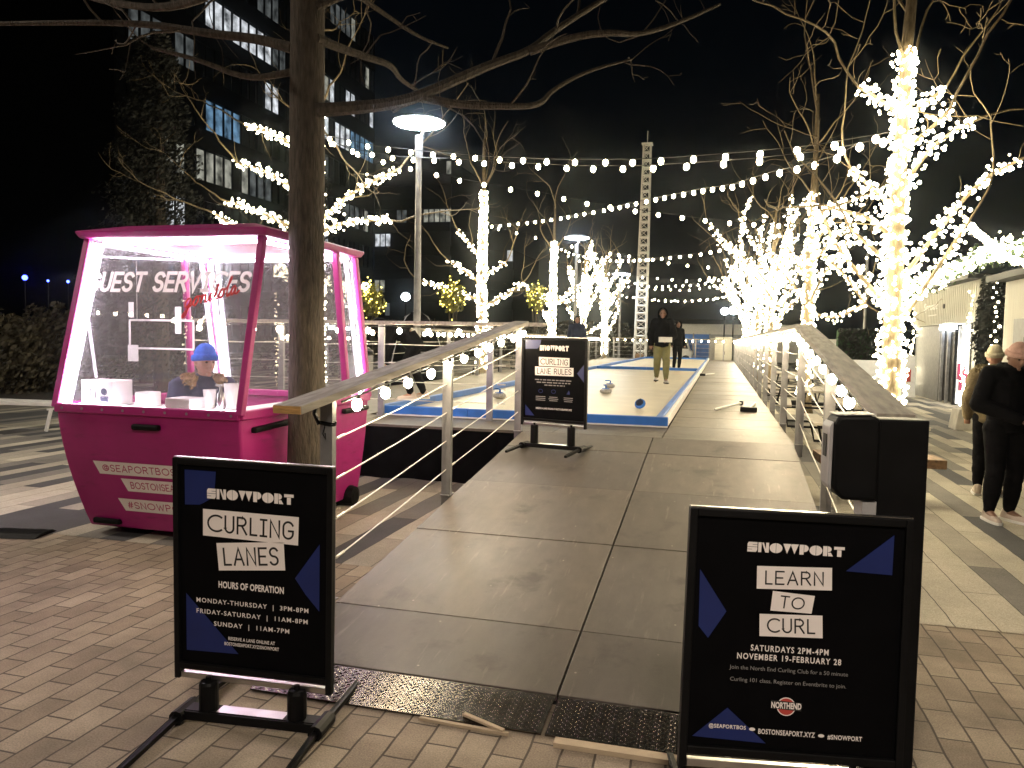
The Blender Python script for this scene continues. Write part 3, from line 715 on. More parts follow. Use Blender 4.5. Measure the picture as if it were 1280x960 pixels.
lit_tree('bare tree second along the right railing', (2.0, 19.5, 0), .14, 5.2, 7.5,
  [lim(19.5, (1016, 310), (1050, 335), (1080, 378)), lim(19.5, (1014, 330), (1040, 300), (1062, 280)), lim(19.5, (1010, 390), (1045, 400), (1082, 378)), lim(19.5, (1014, 270), (1030, 262), (1040, 256)), lim(19.5, (1012, 350), (990, 320), (975, 290))],
  .024, 90, 12, 38, (3, 1.4, 1.4), limb_r=.04, nrand=4, randlen=2.0)
for k, (y, nr, s) in enumerate(((29, 13, 21), (36, 14, 22), (44, 12, 23))):
    lit_tree(['bare tree third along the right railing, thick with lights', 'bare tree fourth along the right railing', 'bare tree at the far end of the right row'][k], (1.7 - .2 * k, y, 0), .14, 4.8, 6.5, [], .030, 50, s, 24, (1, 1.2, 1.4), limb_r=.04, nrand=nr, randlen=3.4, upright=1.3, unlit=1.2)
lit_tree('bare tree behind the pink kiosk', (-9, 16, 0), .17, 6.6, 8.6,
  [lim(16, (372, 240), (335, 215), (296, 203)), lim(16, (376, 290), (320, 262), (285, 252)), lim(16, (382, 300), (420, 255), (455, 232), (500, 210)), lim(16, (384, 300), (430, 275), (490, 276)), lim(16, (378, 190), (340, 165), (308, 158)), lim(16, (380, 120), (400, 128), (402, 160)), lim(16, (380, 330), (320, 300), (270, 268))],
  .026, 60, 13, 42, (2, 2.0, 1.5), limb_r=.05, unlit=2.4)
lit_tree('bare tree standing tall left of the rink rules sign', (-9.1, 29, 0), .20, 7.4, 9.4,
  [lim(29, (598, 318), (588, 305), (572, 288)), lim(29, (598, 352), (580, 338), (561, 326)), lim(29, (600, 375), (562, 362), (528, 352)), lim(29, (604, 345), (618, 338), (632, 328)), lim(29, (606, 382), (635, 368), (655, 352))],
  .033, 120, 14, 24, (2, 1.3, 2.0), limb_r=.06, unlit=2.4)
lit_tree('bare tree with slim lit trunk behind the rules sign', (-9.0, 41.5, 0), .20, 7.0, 9.0,
  [lim(41.5, (690, 380), (670, 368), (655, 356)), lim(41.5, (692, 380), (715, 375), (735, 372))], .042, 100, 15, 18, (2, 1.0, 2.2), limb_r=.07, nrand=3, randlen=2.2, unlit=2.6)
lit_tree('bare tree with a broad glowing crown left of the lattice mast', (-9.4, 54, 0), .20, 6.2, 8.5, [], .048, 60, 16, 17, (1, 1.0, 2.2), limb_r=.08, nrand=12, randlen=3.6, upright=1.4, unlit=1.6)
lit_tree('bare tree close beside the lattice mast', (-9.2, 63, 0), .20, 6.8, 9.0, [], .05, 60, 17, 15, (1, 1.0, 2.2), limb_r=.08, nrand=9, randlen=3.4, upright=1.1, unlit=1.6)

# unlit tree in the foreground, standing between kiosk and ramp
random.seed(5)
ft = thing('bare_tree', 'large unlit bare tree with thick trunk standing between pink kiosk and ramp', 'tree', (-3.16, 5.45, 0))
bz = Vector((-3.16, 5.45, 0))
tp = [bz, bz + Vector((0, 0, .12)), bz + Vector((-.005, 0, .5)), bz + Vector((0, .01, 1.2)), bz + Vector((-.01, .01, 2.2)), bz + Vector((.0, .0, 3.2)), bz + Vector((.0, .0, 4.4)), bz + Vector((.03, 0, 5.6)), bz + Vector((.1, .05, 7.0))]
p = MB(); p.tube(smooth_path(tp, 2), .15, 18)
q = smooth_path(tp, 2)
for i in range(len(p.v)):
    c = q[i // 18]; z = c.z; d = p.v[i] - c; r = .146 - .004 * z + .09 * max(0, 1 - z / .35) ** 2
    k = 1 + .05 * noise.noise(Vector((d.x * 14, d.y * 14, z * 2.5))) + .04 * noise.noise(Vector((d.x * 40, d.y * 40, z * 6)))
    p.v[i] = c + d.normalized() * r * k
p.build('trunk', M['bark'], ft, smooth=True)
LB = [([(395, 138, 5.4), (440, 135, 5.5), (490, 130, 5.7), (525, 120, 5.9), (580, 95, 6.2), (620, 78, 6.4), (662, 64, 6.6), (690, 40, 6.9), (740, 8, 7.2), (800, -30, 7.6)], .058, .020),
      ([(662, 64, 6.6), (720, 45, 6.7), (765, 40, 6.8), (800, 44, 7.0), (850, 28, 7.3), (900, 5, 7.6)], .04, .012),
      ([(525, 122, 5.9), (580, 132, 6.2), (640, 133, 6.4), (675, 132, 6.6), (690, 112, 6.8), (735, 88, 7.0), (790, 74, 7.3)], .04, .008),
      ([(395, 48, 5.4), (430, 62, 5.7), (470, 75, 6.0), (490, 82, 6.2), (500, 100, 6.4), (530, 118, 6.7)], .042, .012),
      ([(365, 60, 5.4), (320, 48, 5.4), (260, 42, 5.3), (190, 30, 5.2), (110, 28, 5.0), (-20, 30, 4.8)], .045, .014),
      ([(365, -10, 5.4), (300, -25, 5.5), (220, 12, 5.6), (140, 5, 5.6), (60, -20, 5.6)], .05, .02),
      ([(395, 10, 5.4), (440, -10, 5.6), (470, 10, 5.9), (520, 45, 6.3), (560, 60, 6.6)], .03, .008),
      ([(365, 90, 5.4), (310, 100, 5.2), (250, 75, 5.0), (190, 60, 4.9)], .03, .01)]
p = MB()
for pts, r0, r1 in LB:
    q = smooth_path([atY(*a) for a in pts], 2); tube_limb(p, q, r0, r1, 8); twigs(p, q, (r0 + r1) / 2, 3, 1.9, 1.25, .25, .0)
p.build('branches', M['bark'], ft)

# ================================================================== festoons between the trees
def F(label, pts, sp, mesh=None): festoon(label, [atY(*a) for a in pts], sp, GF, mesh)
F('topmost festoon string nearest the camera, spanning the rink between the first trees', [(400, 168, 15), (470, 182, 14.6), (540, 190, 14.2), (620, 196, 13.6), (700, 199, 13), (790, 199, 12.4), (850, 196, 12), (930, 190, 11.4), (1010, 182, 10.8), (1060, 174, 10.4), (1112, 165, 10)], .56)
F('second festoon string hanging close under the topmost one', [(402, 172, 15.2), (440, 186, 15), (500, 196, 14.6), (560, 198, 14.1), (640, 203, 13.6), (720, 207, 13), (800, 207, 12.4), (870, 203, 11.9), (950, 197, 11.3), (1030, 188, 10.7), (1108, 172, 10.1)], .6)
F('long festoon string dropping from the kiosk tree across to the second right tree', [(402, 170, 15.6), (440, 188, 15.8), (480, 200, 16), (530, 212, 16.3), (580, 224, 16.6), (676, 240, 17.2), (741, 253, 17.6), (818, 265, 18.2), (872, 272, 18.6), (920, 277, 19), (1000, 281, 19.5)], .58)
F('rising festoon string from the tall left tree up to the nearest right tree', [(610, 282, 29), (660, 277, 27), (696, 272, 25.4), (760, 260, 22.5), (820, 247, 19.6), (876, 236, 17), (916, 230, 15), (963, 215, 13), (1015, 203, 11.6), (1050, 192, 10.8), (1075, 178, 10.3)], .62)
F('festoon string drooping right from the tall left tree past the lattice mast', [(612, 282, 29), (660, 293, 29), (707, 305, 29), (749, 313, 29), (800, 321, 29), (845, 329, 29), (905, 334, 29), (960, 334, 29)], .75, BULB_S)
F('festoon string rising from the slim lit tree to the second right tree', [(690, 306, 41), (720, 318, 37), (770, 325, 33), (815, 323, 29), (870, 317, 26), (924, 306, 23), (976, 291, 20.4), (1010, 278, 19.5)], .75, BULB_S)
F('festoon string over the middle of the rink', [(690, 310, 41), (740, 332, 40), (800, 345, 39), (860, 350, 38), (935, 342, 36)], .8, BULB_S)
F('low festoon string over the far half of the rink', [(735, 330, 54), (780, 350, 50), (815, 358, 47), (875, 355, 42), (940, 338, 36)], .9, BULB_S)
F('lower far festoon string crossing behind the walking person', [(740, 350, 54), (800, 360, 52), (860, 362, 48), (940, 350, 44)], .9, BULB_S)
F('lowest far festoon string above the far railing', [(740, 362, 54), (800, 372, 53), (860, 376, 50), (940, 366, 44)], .9, BULB_S)
F('farthest festoon string at the end of the rink', [(780, 370, 63), (830, 376, 58), (890, 374, 52), (940, 360, 45)], 1.0, BULB_S)
F('short light string swagged from the nearest right tree towards the shop', [(1212, 276, 10), (1235, 296, 11), (1262, 318, 12), (1300, 330, 13)], .22)
# ================================================================== poster stands
def sign_stand(label, loc, yaw, pitch, roll, W, H, zfeet, draw, foot_len=.52, foot_splay=.0):
    """origin at the panel centre; x right, z up, faces local -y"""
    th = thing('sign_stand', label, 'sign', loc, 0, None)
    th.rotation_mode = 'QUATERNION'
    rm = Matrix.Rotation(yaw, 3, 'Z') @ Matrix.Rotation(roll, 3, 'Y') @ Matrix.Rotation(pitch, 3, 'X')
    th.rotation_quaternion = rm.to_quaternion()
    inv = rm.transposed()
    def part(mb, name, m_, bevel=0, parent=None): return mb.build(name, m_, parent or th, world=False, bevel=bevel)
    w2, h2 = W / 2, H / 2
    p = MB(); p.bb(-w2 + .02, w2 - .02, .002, .016, -h2 + .02, h2 - .02); part(p, 'panel', M['blackposter'])
    fr = MB()
    for x in (-w2 + .0125, w2 - .0125): fr.bb(x - .0125, x + .0125, -.012, .026, -h2 - .045, h2)
    fr.bb(-w2 + .025, w2 - .025, -.012, .026, h2 - .026, h2); fr.bb(-w2 + .025, w2 - .025, -.0121, .026, -h2, -h2 + .028)
    part(fr, 'frame', M['blackmetal'], .003)
    tr = MB(); tr.bb(-w2 + .002, w2 - .002, -.004, .02, h2 + .001, h2 + .005); part(tr, 'top_trim', M['alu'])
    bb = MB(); bb.bb(-w2 + .027, w2 - .027, -.004, .02, -h2 - .043, -h2 - .018); part(bb, 'bottom_rail', M['alu'], .002)
    # stand, built upright in world axes below the panel
    zb = -h2 - .045
    def wl(x, y, z): # world offset from a floor frame: x along the panel, y depth, z height above the floor
        base = Vector(loc); ca, sa = math.cos(yaw), math.sin(yaw)
        return inv @ Vector((x * ca - y * sa, x * sa + y * ca, zfeet + z - base.z))
    zt = (Vector(loc).z + zb) - zfeet
    for sx in (-.2, .2):
        b = MB()
        b.tube([wl(sx, 0, .05), wl(sx, 0, .06), wl(sx, 0, zt + .0), wl(sx, 0, zt + .012)], [.036, .04, .04, .034], 16); b.tube([wl(sx, 0, zt + .0), wl(sx, 0, zt + .03)], .012, 8)
        part(b, 'spring_post', M['blackmetal'])
    b = MB()
    def wbox(x0, x1, y0, y1, z0, z1):
        v = [wl(x, y, z) for z in (z0, z1) for y in (y0, y1) for x in (x0, x1)]
        b.add(v, [(0, 2, 3, 1), (4, 5, 7, 6), (0, 1, 5, 4), (2, 6, 7, 3), (0, 4, 6, 2), (1, 3, 7, 5)])
    wbox(-.30, .30, -.035, .035, .035, .06); wbox(-.30, .30, -.045, -.0352, .02, .058); part(b, 'base_bar', M['blackmetal'], .003)
    tb = MB(); tb.add([wl(-.15, -.03, .0612), wl(.15, -.03, .0612), wl(.15, .03, .0612), wl(-.15, .03, .0612)], [(0, 1, 2, 3)]); part(tb, 'base_trim', M['alu'])
    for sx in (-1, 1):
        b = MB(); x = sx * .31
        b.tube([wl(x, -.07, .035), wl(x, .07, .035)], [.032, .032], 10)
        part(b, 'wheel_hub', M['blackmetal'])
        for sy in (-1, 1):
            b = MB(); x2 = x + foot_splay * sy
            b.beam(wl(x, sy * .05, .035), wl(x2, sy * foot_len, .014), .026, .022, up=inv @ Vector((0, 0, 1)))
            b.beam(wl(x - .006, sy * .06, .052), wl(x2 - .006, sy * (foot_len - .01), .028), .004, .004, up=inv @ Vector((0, 0, 1)))
            part(b, 'foot', M['blackmetal'], .003)
    def fn(x, z, d): return (x, -.0005 - .0008 - d, z)
    draw(fn, lambda mb, name, m_, par=None: part(mb, name, m_, 0, par))
    return th
def card(part, fn, quad, word, name, hpad=.16, wpad=.07, wt=.12, wide=None, gap=.26, jit=.0):
    """a white label with tall thin black capitals"""
    q = MB(); poly(q, quad, fn, .0006); lab = part(q, 'lettering_label', M['ink_white'])
    tl, tr, br, bl = [Vector(a) for a in quad]
    def qf(u, v, d):
        a = bl.lerp(br, u); b = tl.lerp(tr, u); c = a.lerp(b, v); return fn(c.x, c.y, .0012 + d)
    t = MB(); asp = (tr - tl).length / (tl - bl).length
    stroke_q(t, word, wpad, 1 - wpad, hpad, 1 - hpad, qf, wt, gap, wide, asp, jit)
    part(t, 'lettering', M['ink_black'], lab)
def stroke_q(t, word, x0, x1, y0, y1, qf, wt, gap, wide, asp, jit=0):
    stroke_text(t, word, x0 * asp, x1 * asp, y0, y1, lambda x, y, d: qf(x / asp, y, d), wt, gap, wide=wide, jit=jit)

def line(part, fn, m_, txt, x0, x1, y0, y1, bold=0, sp=1.0):
    t = MB(); font_text(t, txt, x0, x1, y0, y1, fn, .0008, bold, sp); part(t, 'lettering', m_)
def shape(part, fn, pts):
    b = MB(); poly(b, pts, fn); part(b, 'blue_shape', M['ink_blue'])
def draw_left(fn, part):
    shape(part, fn, [(-.304, .407), (-.162, .407), (-.17, .300), (-.215, .273), (-.236, .262), (-.304, .258)][::-1])
    shape(part, fn, [(.298, .137), (.298, -.147), (.237, -.080), (.191, -.016)][::-1])
    shape(part, fn, [(-.302, -.125), (-.062, -.369), (-.302, -.376)][::-1])
    t = MB(); block_text(t, 'SNOWPORT', -.202, .184, .292, .335, fn, .0008, gap=.07)
    part(t, 'lettering', M['ink_white'])
    card(part, fn, [(-.221, .246), (.207, .243), (.204, .124), (-.222, .132)], 'CURLING', 'x', .17, .055, .11, {'C': 1.15, 'L': .9})
    card(part, fn, [(-.161, .104), (.141, .133), (.148, .014), (-.150, -.013)], 'LANES', 'x', .17, .10, .11)
    line(part, fn, M['ink_white'], 'HOURS OF OPERATION', -.152, .142, -.088, -.058, .03, 1.06)
    line(part, fn, M['ink_white'], 'MONDAY-THURSDAY  |  3PM-8PM', -.254, .251, -.165, -.139, .012, 1.22)
    line(part, fn, M['ink_white'], 'FRIDAY-SATURDAY  |  11AM-8PM', -.254, .248, -.213, -.187, .012, 1.22)
    line(part, fn, M['ink_white'], 'SUNDAY  |  11AM-7PM', -.174, .167, -.262, -.236, .012, 1.22)
    line(part, fn, M['ink_white'], 'RESERVE A LANE ONLINE AT', -.108, .103, -.312, -.297, .02, 1.08)
    line(part, fn, M['ink_white'], 'BOSTONSEAPORT.XYZ/SNOWPORT', -.126, .121, -.336, -.321, .02, 1.08)
def draw_right(fn, part):
    shape(part, fn, [(.297, .347), (.296, .218), (.150, .222)][::-1]); shape(part, fn, [(-.314, .200), (-.223, .068), (-.278, -.022), (-.310, .015)][::-1])
    shape(part, fn, [(-.205, -.245), (-.077, -.352), (-.314, -.345)][::-1])
    t = MB(); block_text(t, 'SNOWPORT', -.166, .143, .267, .299, fn, .0008, gap=.07); part(t, 'lettering', M['ink_white'])
    card(part, fn, [(-.132, .222), (.106, .230), (.109, .157), (-.130, .148)], 'LEARN', 'x', .19, .12, .11, {'E': 1.05, 'L': .9})
    card(part, fn, [(-.078, .144), (.056, .136), (.048, .078), (-.083, .080)], 'TO', 'x', .17, .22, .11)
    card(part, fn, [(-.117, .067), (.083, .074), (.087, .001), (-.114, -.005)], 'CURL', 'x', .17, .13, .11)
    line(part, fn, M['ink_white'], 'SATURDAYS 2PM-4PM', -.140, .108, -.054, -.034, .018, 1.22)
    line(part, fn, M['ink_white'], 'NOVEMBER 19-FEBRUARY 28', -.182, .149, -.083, -.063, .018, 1.22)
    line(part, fn, M['ink_grey'], 'Join the North End Curling Club for a 50 minute', -.205, .172, -.121, -.104, 0)
    line(part, fn, M['ink_grey'], 'Curling 101 class. Register on Eventbrite to join.', -.201, .168, -.160, -.143, 0)
    e = MB(); poly(e, arc(-.018, -.228, .030, .030, 0, 360, 28)[:-1], fn, .0004); em = part(e, 'emblem', M['ink_white'])
    e = MB(); poly(e, arc(-.018, -.228, .027, .027, 0, 360, 28)[:-1], fn, .0008); part(e, 'emblem_disc', M['ink_red'], em)
    e = MB(); poly(e, [(-.068, -.209), (.032, -.213), (.030, -.240), (-.066, -.236)][::-1], fn, .0012); part(e, 'emblem_band', M['ink_black'], em)
    e = MB(); font_text(e, 'NORTHEND', -.066, .030, -.235, -.214, fn, .0016, .035); part(e, 'emblem_lettering', M['ink_white'], em)
    line(part, fn, M['ink_white'], '@SEAPORTBOS', -.262, -.143, -.316, -.299, .02, 1.1); line(part, fn, M['ink_white'], 'BOSTONSEAPORT.XYZ', -.103, .077, -.322, -.305, .02, 1.1)
    line(part, fn, M['ink_white'], '#SNOWPORT', .117, .226, -.325, -.308, .02, 1.1)
    for x, z in ((-.123, -.309), (.097, -.314)):
        t = MB(); poly(t, arc(x, z, .010, .0055, 0, 360, 14)[:-1], fn, .0008); part(t, 'separator', M['ink_white'])
def draw_rules(fn, part):
    shape(part, fn, [(-.315, .401), (-.139, .403), (-.160, .330), (-.185, .309), (-.314, .305)][::-1]); shape(part, fn, [(.318, .165), (.322, -.010), (.248, .077)][::-1])
    shape(part, fn, [(-.309, -.262), (-.206, -.370), (-.308, -.370)][::-1])
    t = MB(); block_text(t, 'SNOWPORT', -.155, .155, .293, .346, fn, .0008, gap=.07); part(t, 'lettering', M['ink_white'])
    card(part, fn, [(-.165, .228), (.166, .226), (.167, .137), (-.163, .139)], 'CURLING', 'x', .16, .06, .12, {'C': 1.1})
    card(part, fn, [(-.205, .130), (.210, .131), (.211, .046), (-.204, .043)], 'LANE RULES', 'x', .16, .06, .12)
    t = MB()
    for k, (x0, x1) in enumerate(((-.205, .208), (-.185, .19), (-.10, .12))):       # small print too fine to read: short dashes for the lines
        x = x0
        while x < x1 - .01:
            ww = min(random.uniform(.018, .06), x1 - x); z = -.006 - k * .026; poly(t, [(x, z), (x + ww, z), (x + ww, z + .010), (x, z + .010)], fn, .0008); x += ww + .010
    part(t, 'small_print', M['ink_grey'])
    t = MB()
    for cx in (-.14, .0, .16):
        for k in range(3):
            ww = random.uniform(.08, .11); z = -.175 - k * .018; poly(t, [(cx - ww / 2, z), (cx + ww / 2, z), (cx + ww / 2, z + .007), (cx - ww / 2, z + .007)], fn, .0008)
    part(t, 'small_print', M['ink_grey'])
    for cx in (-.14, .0): t = MB(); ribbon(t, arc(cx, -.115, .022, .018, 0, 360, 16), .002, fn, .0008); part(t, 'pictogram', M['ink_blue'])
    t = MB()
    poly(t, [(.14, -.135), (.165, -.095), (.175, -.115), (.175, -.135)][::-1], fn, .0008); part(t, 'pictogram', M['ink_blue'])
    line(part, fn, M['ink_white'], 'RESERVE A LANE ONLINE AT BOSTONSEAPORT.XYZ', -.19, .20, -.299, -.281, .02, 1.0)
sign_stand('black sign stand reading CURLING LANES with opening hours, at the foot of the ramp', (-1.851, 2.761, .668), .091, .034, .019, .71, .912, 0.0, draw_left, .60, -.02)
sign_stand('black sign stand reading LEARN TO CURL in front of the hand sanitizer post', (.265, 2.597, .704), .203, -.059, .026, .71, .801, 0.0, draw_right, .50)
sign_stand('black sign stand reading CURLING LANE RULES at the top of the ramp', (-1.595, 7.509, 1.247), -.187, .034, .008, .71, .85, rz_(7.509), draw_rules, .42)

# ================================================================== hand sanitizer post
c0 = atY(1123, 560, 2.95)
th = thing('sanitizer_post', 'black square post with a hand sanitizer dispenser beside the ramp railing', 'sanitizer post', (c0.x, c0.y, 0), .12)
zt = atY(1123, 523, 2.95).z
p = MB(); p.bb(-.082, .082, -.05, .05, 0, zt); p.build('post', M['blackmetal'], th, world=False, bevel=.006)
p = MB(); p.bb(-.2, .2, -.2, .2, 0, .012); p.build('base_plate', M['blackmetal'], th, world=False, bevel=.004)
p = MB(); p.prism([(-.20, zt - .285), (-.232, zt - .25), (-.235, zt - .02), (-.222, zt + .008), (-.10, zt + .012), (-.083, zt - .005), (-.083, zt - .285)], lambda x, z, d: (x, d, z), -.075, .055)
dsp = p.build('dispenser', M['blackmetal'], th, world=False, bevel=.012)
p = MB(); p.prism([(-.236, zt - .255), (-.248, zt - .235), (-.248, zt - .03), (-.2355, zt - .012)], lambda x, z, d: (x, d, z), -.062, .045); p.build('face_plate', M['greyplastic'], dsp, world=False, bevel=.004)
p = MB(); p.bb(-.2505, -.2485, -.03, .015, zt - .14, zt - .06); p.build('level_window', M['blackmetal'], dsp, world=False)
p = MB(); p.prism([(-.225, zt + .013), (-.10, zt + .017), (-.10, zt + .014), (-.225, zt + .010)], lambda x, z, d: (x, d, z), -.06, .045); p.build('top_cover', M['greyplastic'], dsp, world=False)
p = MB(); p.bb(-.13, -.0825, -.06, .04, zt - .35, zt - .287); p.build('bracket', M['greyplastic'], th, world=False, bevel=.003)

# ================================================================== pink kiosk (gondola cabin)
K = thing('kiosk', 'pink gondola cabin kiosk with lit windows lettered GUEST SERVICES', 'kiosk', (-4.2, 5.9, 0))
def quadmesh(mb, a, b, c, d): mb.add([a, b, c, d], [(0, 1, 2, 3)])
LV = {'bot': (.07, -4.93, -3.46, 5.10, 6.95), 'waist': (1.05, -5.03, -3.37, 4.88, 7.0), 'top': (2.40, -5.00, -3.39, 5.20, 6.72)}
def ring(n):
    z, x0, x1, y0, y1 = LV[n]; return [Vector((x0, y0, z)), Vector((x1, y0, z)), Vector((x1, y1, z)), Vector((x0, y1, z))]
B, Wt, T = ring('bot'), ring('waist'), ring('top')
p = MB(); n = 10
prof = []
for i in range(n + 1):
    t = i / n; k = 1 - (1 - t) ** 1.6
    prof.append([B[j].lerp(Wt[j], t) + (Wt[j] - B[j]) * Vector((1, 1, 0)) * 0 if False else Vector((B[j].x + (Wt[j].x - B[j].x) * k, B[j].y + (Wt[j].y - B[j].y) * k, B[j].z + (Wt[j].z - B[j].z) * t)) for j in range(4)])
for i in range(n):
    for j in range(4): p.add([prof[i][j], prof[i][(j + 1) % 4], prof[i + 1][(j + 1) % 4], prof[i + 1][j]], [(0, 1, 2, 3)])
p.add(B, [(3, 2, 1, 0)])
body = p.build('lower_body', M['pink'], K)
bm = bmesh.new(); bm.from_mesh(body.data); bmesh.ops.remove_doubles(bm, verts=bm.verts, dist=.0005); bm.to_mesh(body.data); bm.free()
b_ = body.modifiers.new('bevel', 'BEVEL'); b_.width = .02; b_.segments = 3; b_.limit_method = 'ANGLE'; b_.angle_limit = R_(35)
p = MB(); p.bb(-4.98, -3.42, 4.94, 5.36, 1.03, 1.06); p.build('counter', M['white'], K); p = MB(); p.bb(-3.72, -3.42, 5.363, 6.96, 1.03, 1.06); p.build('side_counter', M['white'], K)
p = MB(); p.bb(-4.85, -3.55, 5.2, 6.85, .165, .195); p.build('cabin_floor', M['blackmetal'], K)
p = MB(); p.bb(-4.5, -3.95, 5.6, 6.1, .196, .62); p.build('bench_seat', M['pink'], K)
# sill, roof
p = MB()
for j in range(4): p.beam(Wt[j], Wt[(j + 1) % 4], .05, .07)
p.build('sill', M['pink'], K, bevel=.01)
p = MB(); v = []
z0, z1, z2 = 2.40, 2.455, 2.53
v = [Vector((x, y, z)) for z, e in ((z0, .05), (z1, .08), (z2, -.2)) for x, y in ((-5.0 - e, 5.20 - e), (-3.39 + e, 5.20 - e), (-3.39 + e, 6.72 + e), (-5.0 - e, 6.72 + e))]
p.add(v, [(3, 2, 1, 0), (8, 9, 10, 11)] + [(i, (i + 1) % 4, 4 + (i + 1) % 4, 4 + i) for i in range(4)] + [(4 + i, 4 + (i + 1) % 4, 8 + (i + 1) % 4, 8 + i) for i in range(4)])
p.build('roof', M['pink'], K, bevel=.015)
def pillar(a, b, s=.055, m_='pink'):
    p = MB(); p.beam(a, b, s, s, up=(0, 1, 0)); return p.build('pillar', M[m_], K, bevel=.008)
for j in range(4): pillar(Wt[j], T[j])
def sidept(y, z, x_off=0.0):       # on the right glazed side
    t = (z - 1.05) / 1.35; return Vector((-3.37 - .02 * t + x_off, y, z))
pillar(sidept(6.55, 1.05), sidept(6.35, 2.4), .06)
pillar(Vector((-5.03, 6.5, 1.05)), Vector((-5.0, 6.35, 2.4)), .05)
gl = lambda a, b, c, d: (lambda q: q)(0)
def pane(a, b, c, d, inset):
    p = MB(); i = Vector(inset); quadmesh(p, a + i, b + i, c + i, d + i); return p.build('window_pane', M['glass'], K)
pane(Wt[0], Wt[1], T[1], T[0], (0, .012, 0)); pane(Wt[1], Wt[2], T[2], T[1], (-.012, 0, 0)); pane(Wt[2], Wt[3], T[3], T[2], (0, -.012, 0)); pane(Wt[3], Wt[0], T[0], T[3], (.012, 0, 0))
def led(a, b, s=.03):
    p = MB(); p.beam(a, b, s, s, up=(0, 1, 0)); p.build('led_strip', M['led'], K)
i1 = Vector((.055, -.02, 0))
led(Wt[0] + Vector((.05, .05, .03)), T[0] + Vector((.05, .05, -.04)), .05)
led(T[0] + Vector((.1, .06, -.03)), T[1] + Vector((-.1, .06, -.03)), .028)
led(T[1] + Vector((-.06, .1, -.03)), T[2] + Vector((-.06, -.1, -.03)), .022)
led(T[3] + Vector((.08, -.06, -.03)), T[2] + Vector((-.08, -.06, -.03)), .022)
led(T[0] + Vector((.06, .12, -.03)), T[3] + Vector((.06, -.1, -.03)), .022)
led(Wt[3] + Vector((.06, -.06, .03)), T[3] + Vector((.06, -.06, -.05)), .03)
led(Wt[2] + Vector((-.06, -.06, .03)), T[2] + Vector((-.06, -.06, -.05)), .02)
led(Vector((-4.95, 5.02, 1.066)), Vector((-3.45, 5.02, 1.066)), .012)
# handles, door, wheel bumpers
def handle(a, b, off, r=.028):
    p = MB(); a = Vector(a); b = Vector(b); o = Vector(off); p.beam(a + o * .6, b + o * .6, .05, .045)
    h = p.build('bumper_handle', M['blackmetal'], K, bevel=.014); return h
handle((-4.30, 4.885, .93), (-4.06, 4.885, .93), (0, -.03, 0)); handle((-4.86, 5.09, .125), (-4.60, 5.09, .125), (0, -.03, 0))
handle((-3.375, 5.02, .93), (-3.375, 5.62, .95), (.03, 0, 0)); handle((-3.375, 6.45, .95), (-3.375, 6.95, .95), (.03, 0, 0))
p = MB(); p.beam((-3.368, 6.22, .98), (-3.372, 6.22, .80), .02, .012, up=(0, 1, 0)); p.beam((-3.372, 6.21, .80), (-3.372, 6.16, .78), .02, .012); p.build('door_latch', M['blackmetal'], K)
p = MB()
for a, b in zip(prof[1:-1], prof[2:]):
    t1 = (6.25 - a[1].y) / (a[2].y - a[1].y); t2 = (6.25 - b[1].y) / (b[2].y - b[1].y)
    q1 = a[1].lerp(a[2], t1) + Vector((.0015, 0, 0)); q2 = b[1].lerp(b[2], t2) + Vector((.0015, 0, 0)); w_ = Vector((0, .006, 0))
    p.add([q1 - w_, q1 + w_, q2 + w_, q2 - w_], [(0, 1, 2, 3)])
p.build('door_seam', M['blackmetal'], K)
for y in (6.75, 5.5):
    p = MB(); p.lathe((-3.62, y, .10), [(.05, 0), (.095, .01), (.1, .06), (.1, .2), (.09, .24), (.05, .25)], 18, 'X'); p.build('wheel', M['blackmetal'], K)
p = MB(); p.bb(-4.7, -3.7, 5.4, 6.7, 0.0, .075); p.build('chassis', M['blackmetal'], K)
p = MB()
for k in range(9): p.lathe((-4.95 + k * .19, 4.856, 1.05), [(.011, -.004), (.011, 0), (.006, .001)][::1], 8, 'Y')
p.build('sill_bolts', M['steel'], K)
# lettering on the front glass and body
def ffn(x, z, d):                    # on the sloping front glass
    t = (z - 1.05) / 1.35; return (x, 4.88 + .32 * t - .004 - d, z)
def bfn_(z):
    t = (z - .07) / .98; k = 1 - (1 - t) ** 1.6; return 5.10 + (4.88 - 5.10) * k
def bfn(x, z, d): return (x, bfn_(z) - .006 - d, z)
a0 = atY(113, 365, 5.12); a1 = atY(311, 366, 5.12); b0 = atY(113, 340, 5.12); b1 = atY(311, 338, 5.12)
t = MB(); stroke_text(t, 'GUEST SERVICES', a0.x, a1.x, (a0.z + a1.z) / 2, (b0.z + b1.z) / 2, ffn, .17, .24, shear=.10); t.build('lettering', M['vinyl'], K)
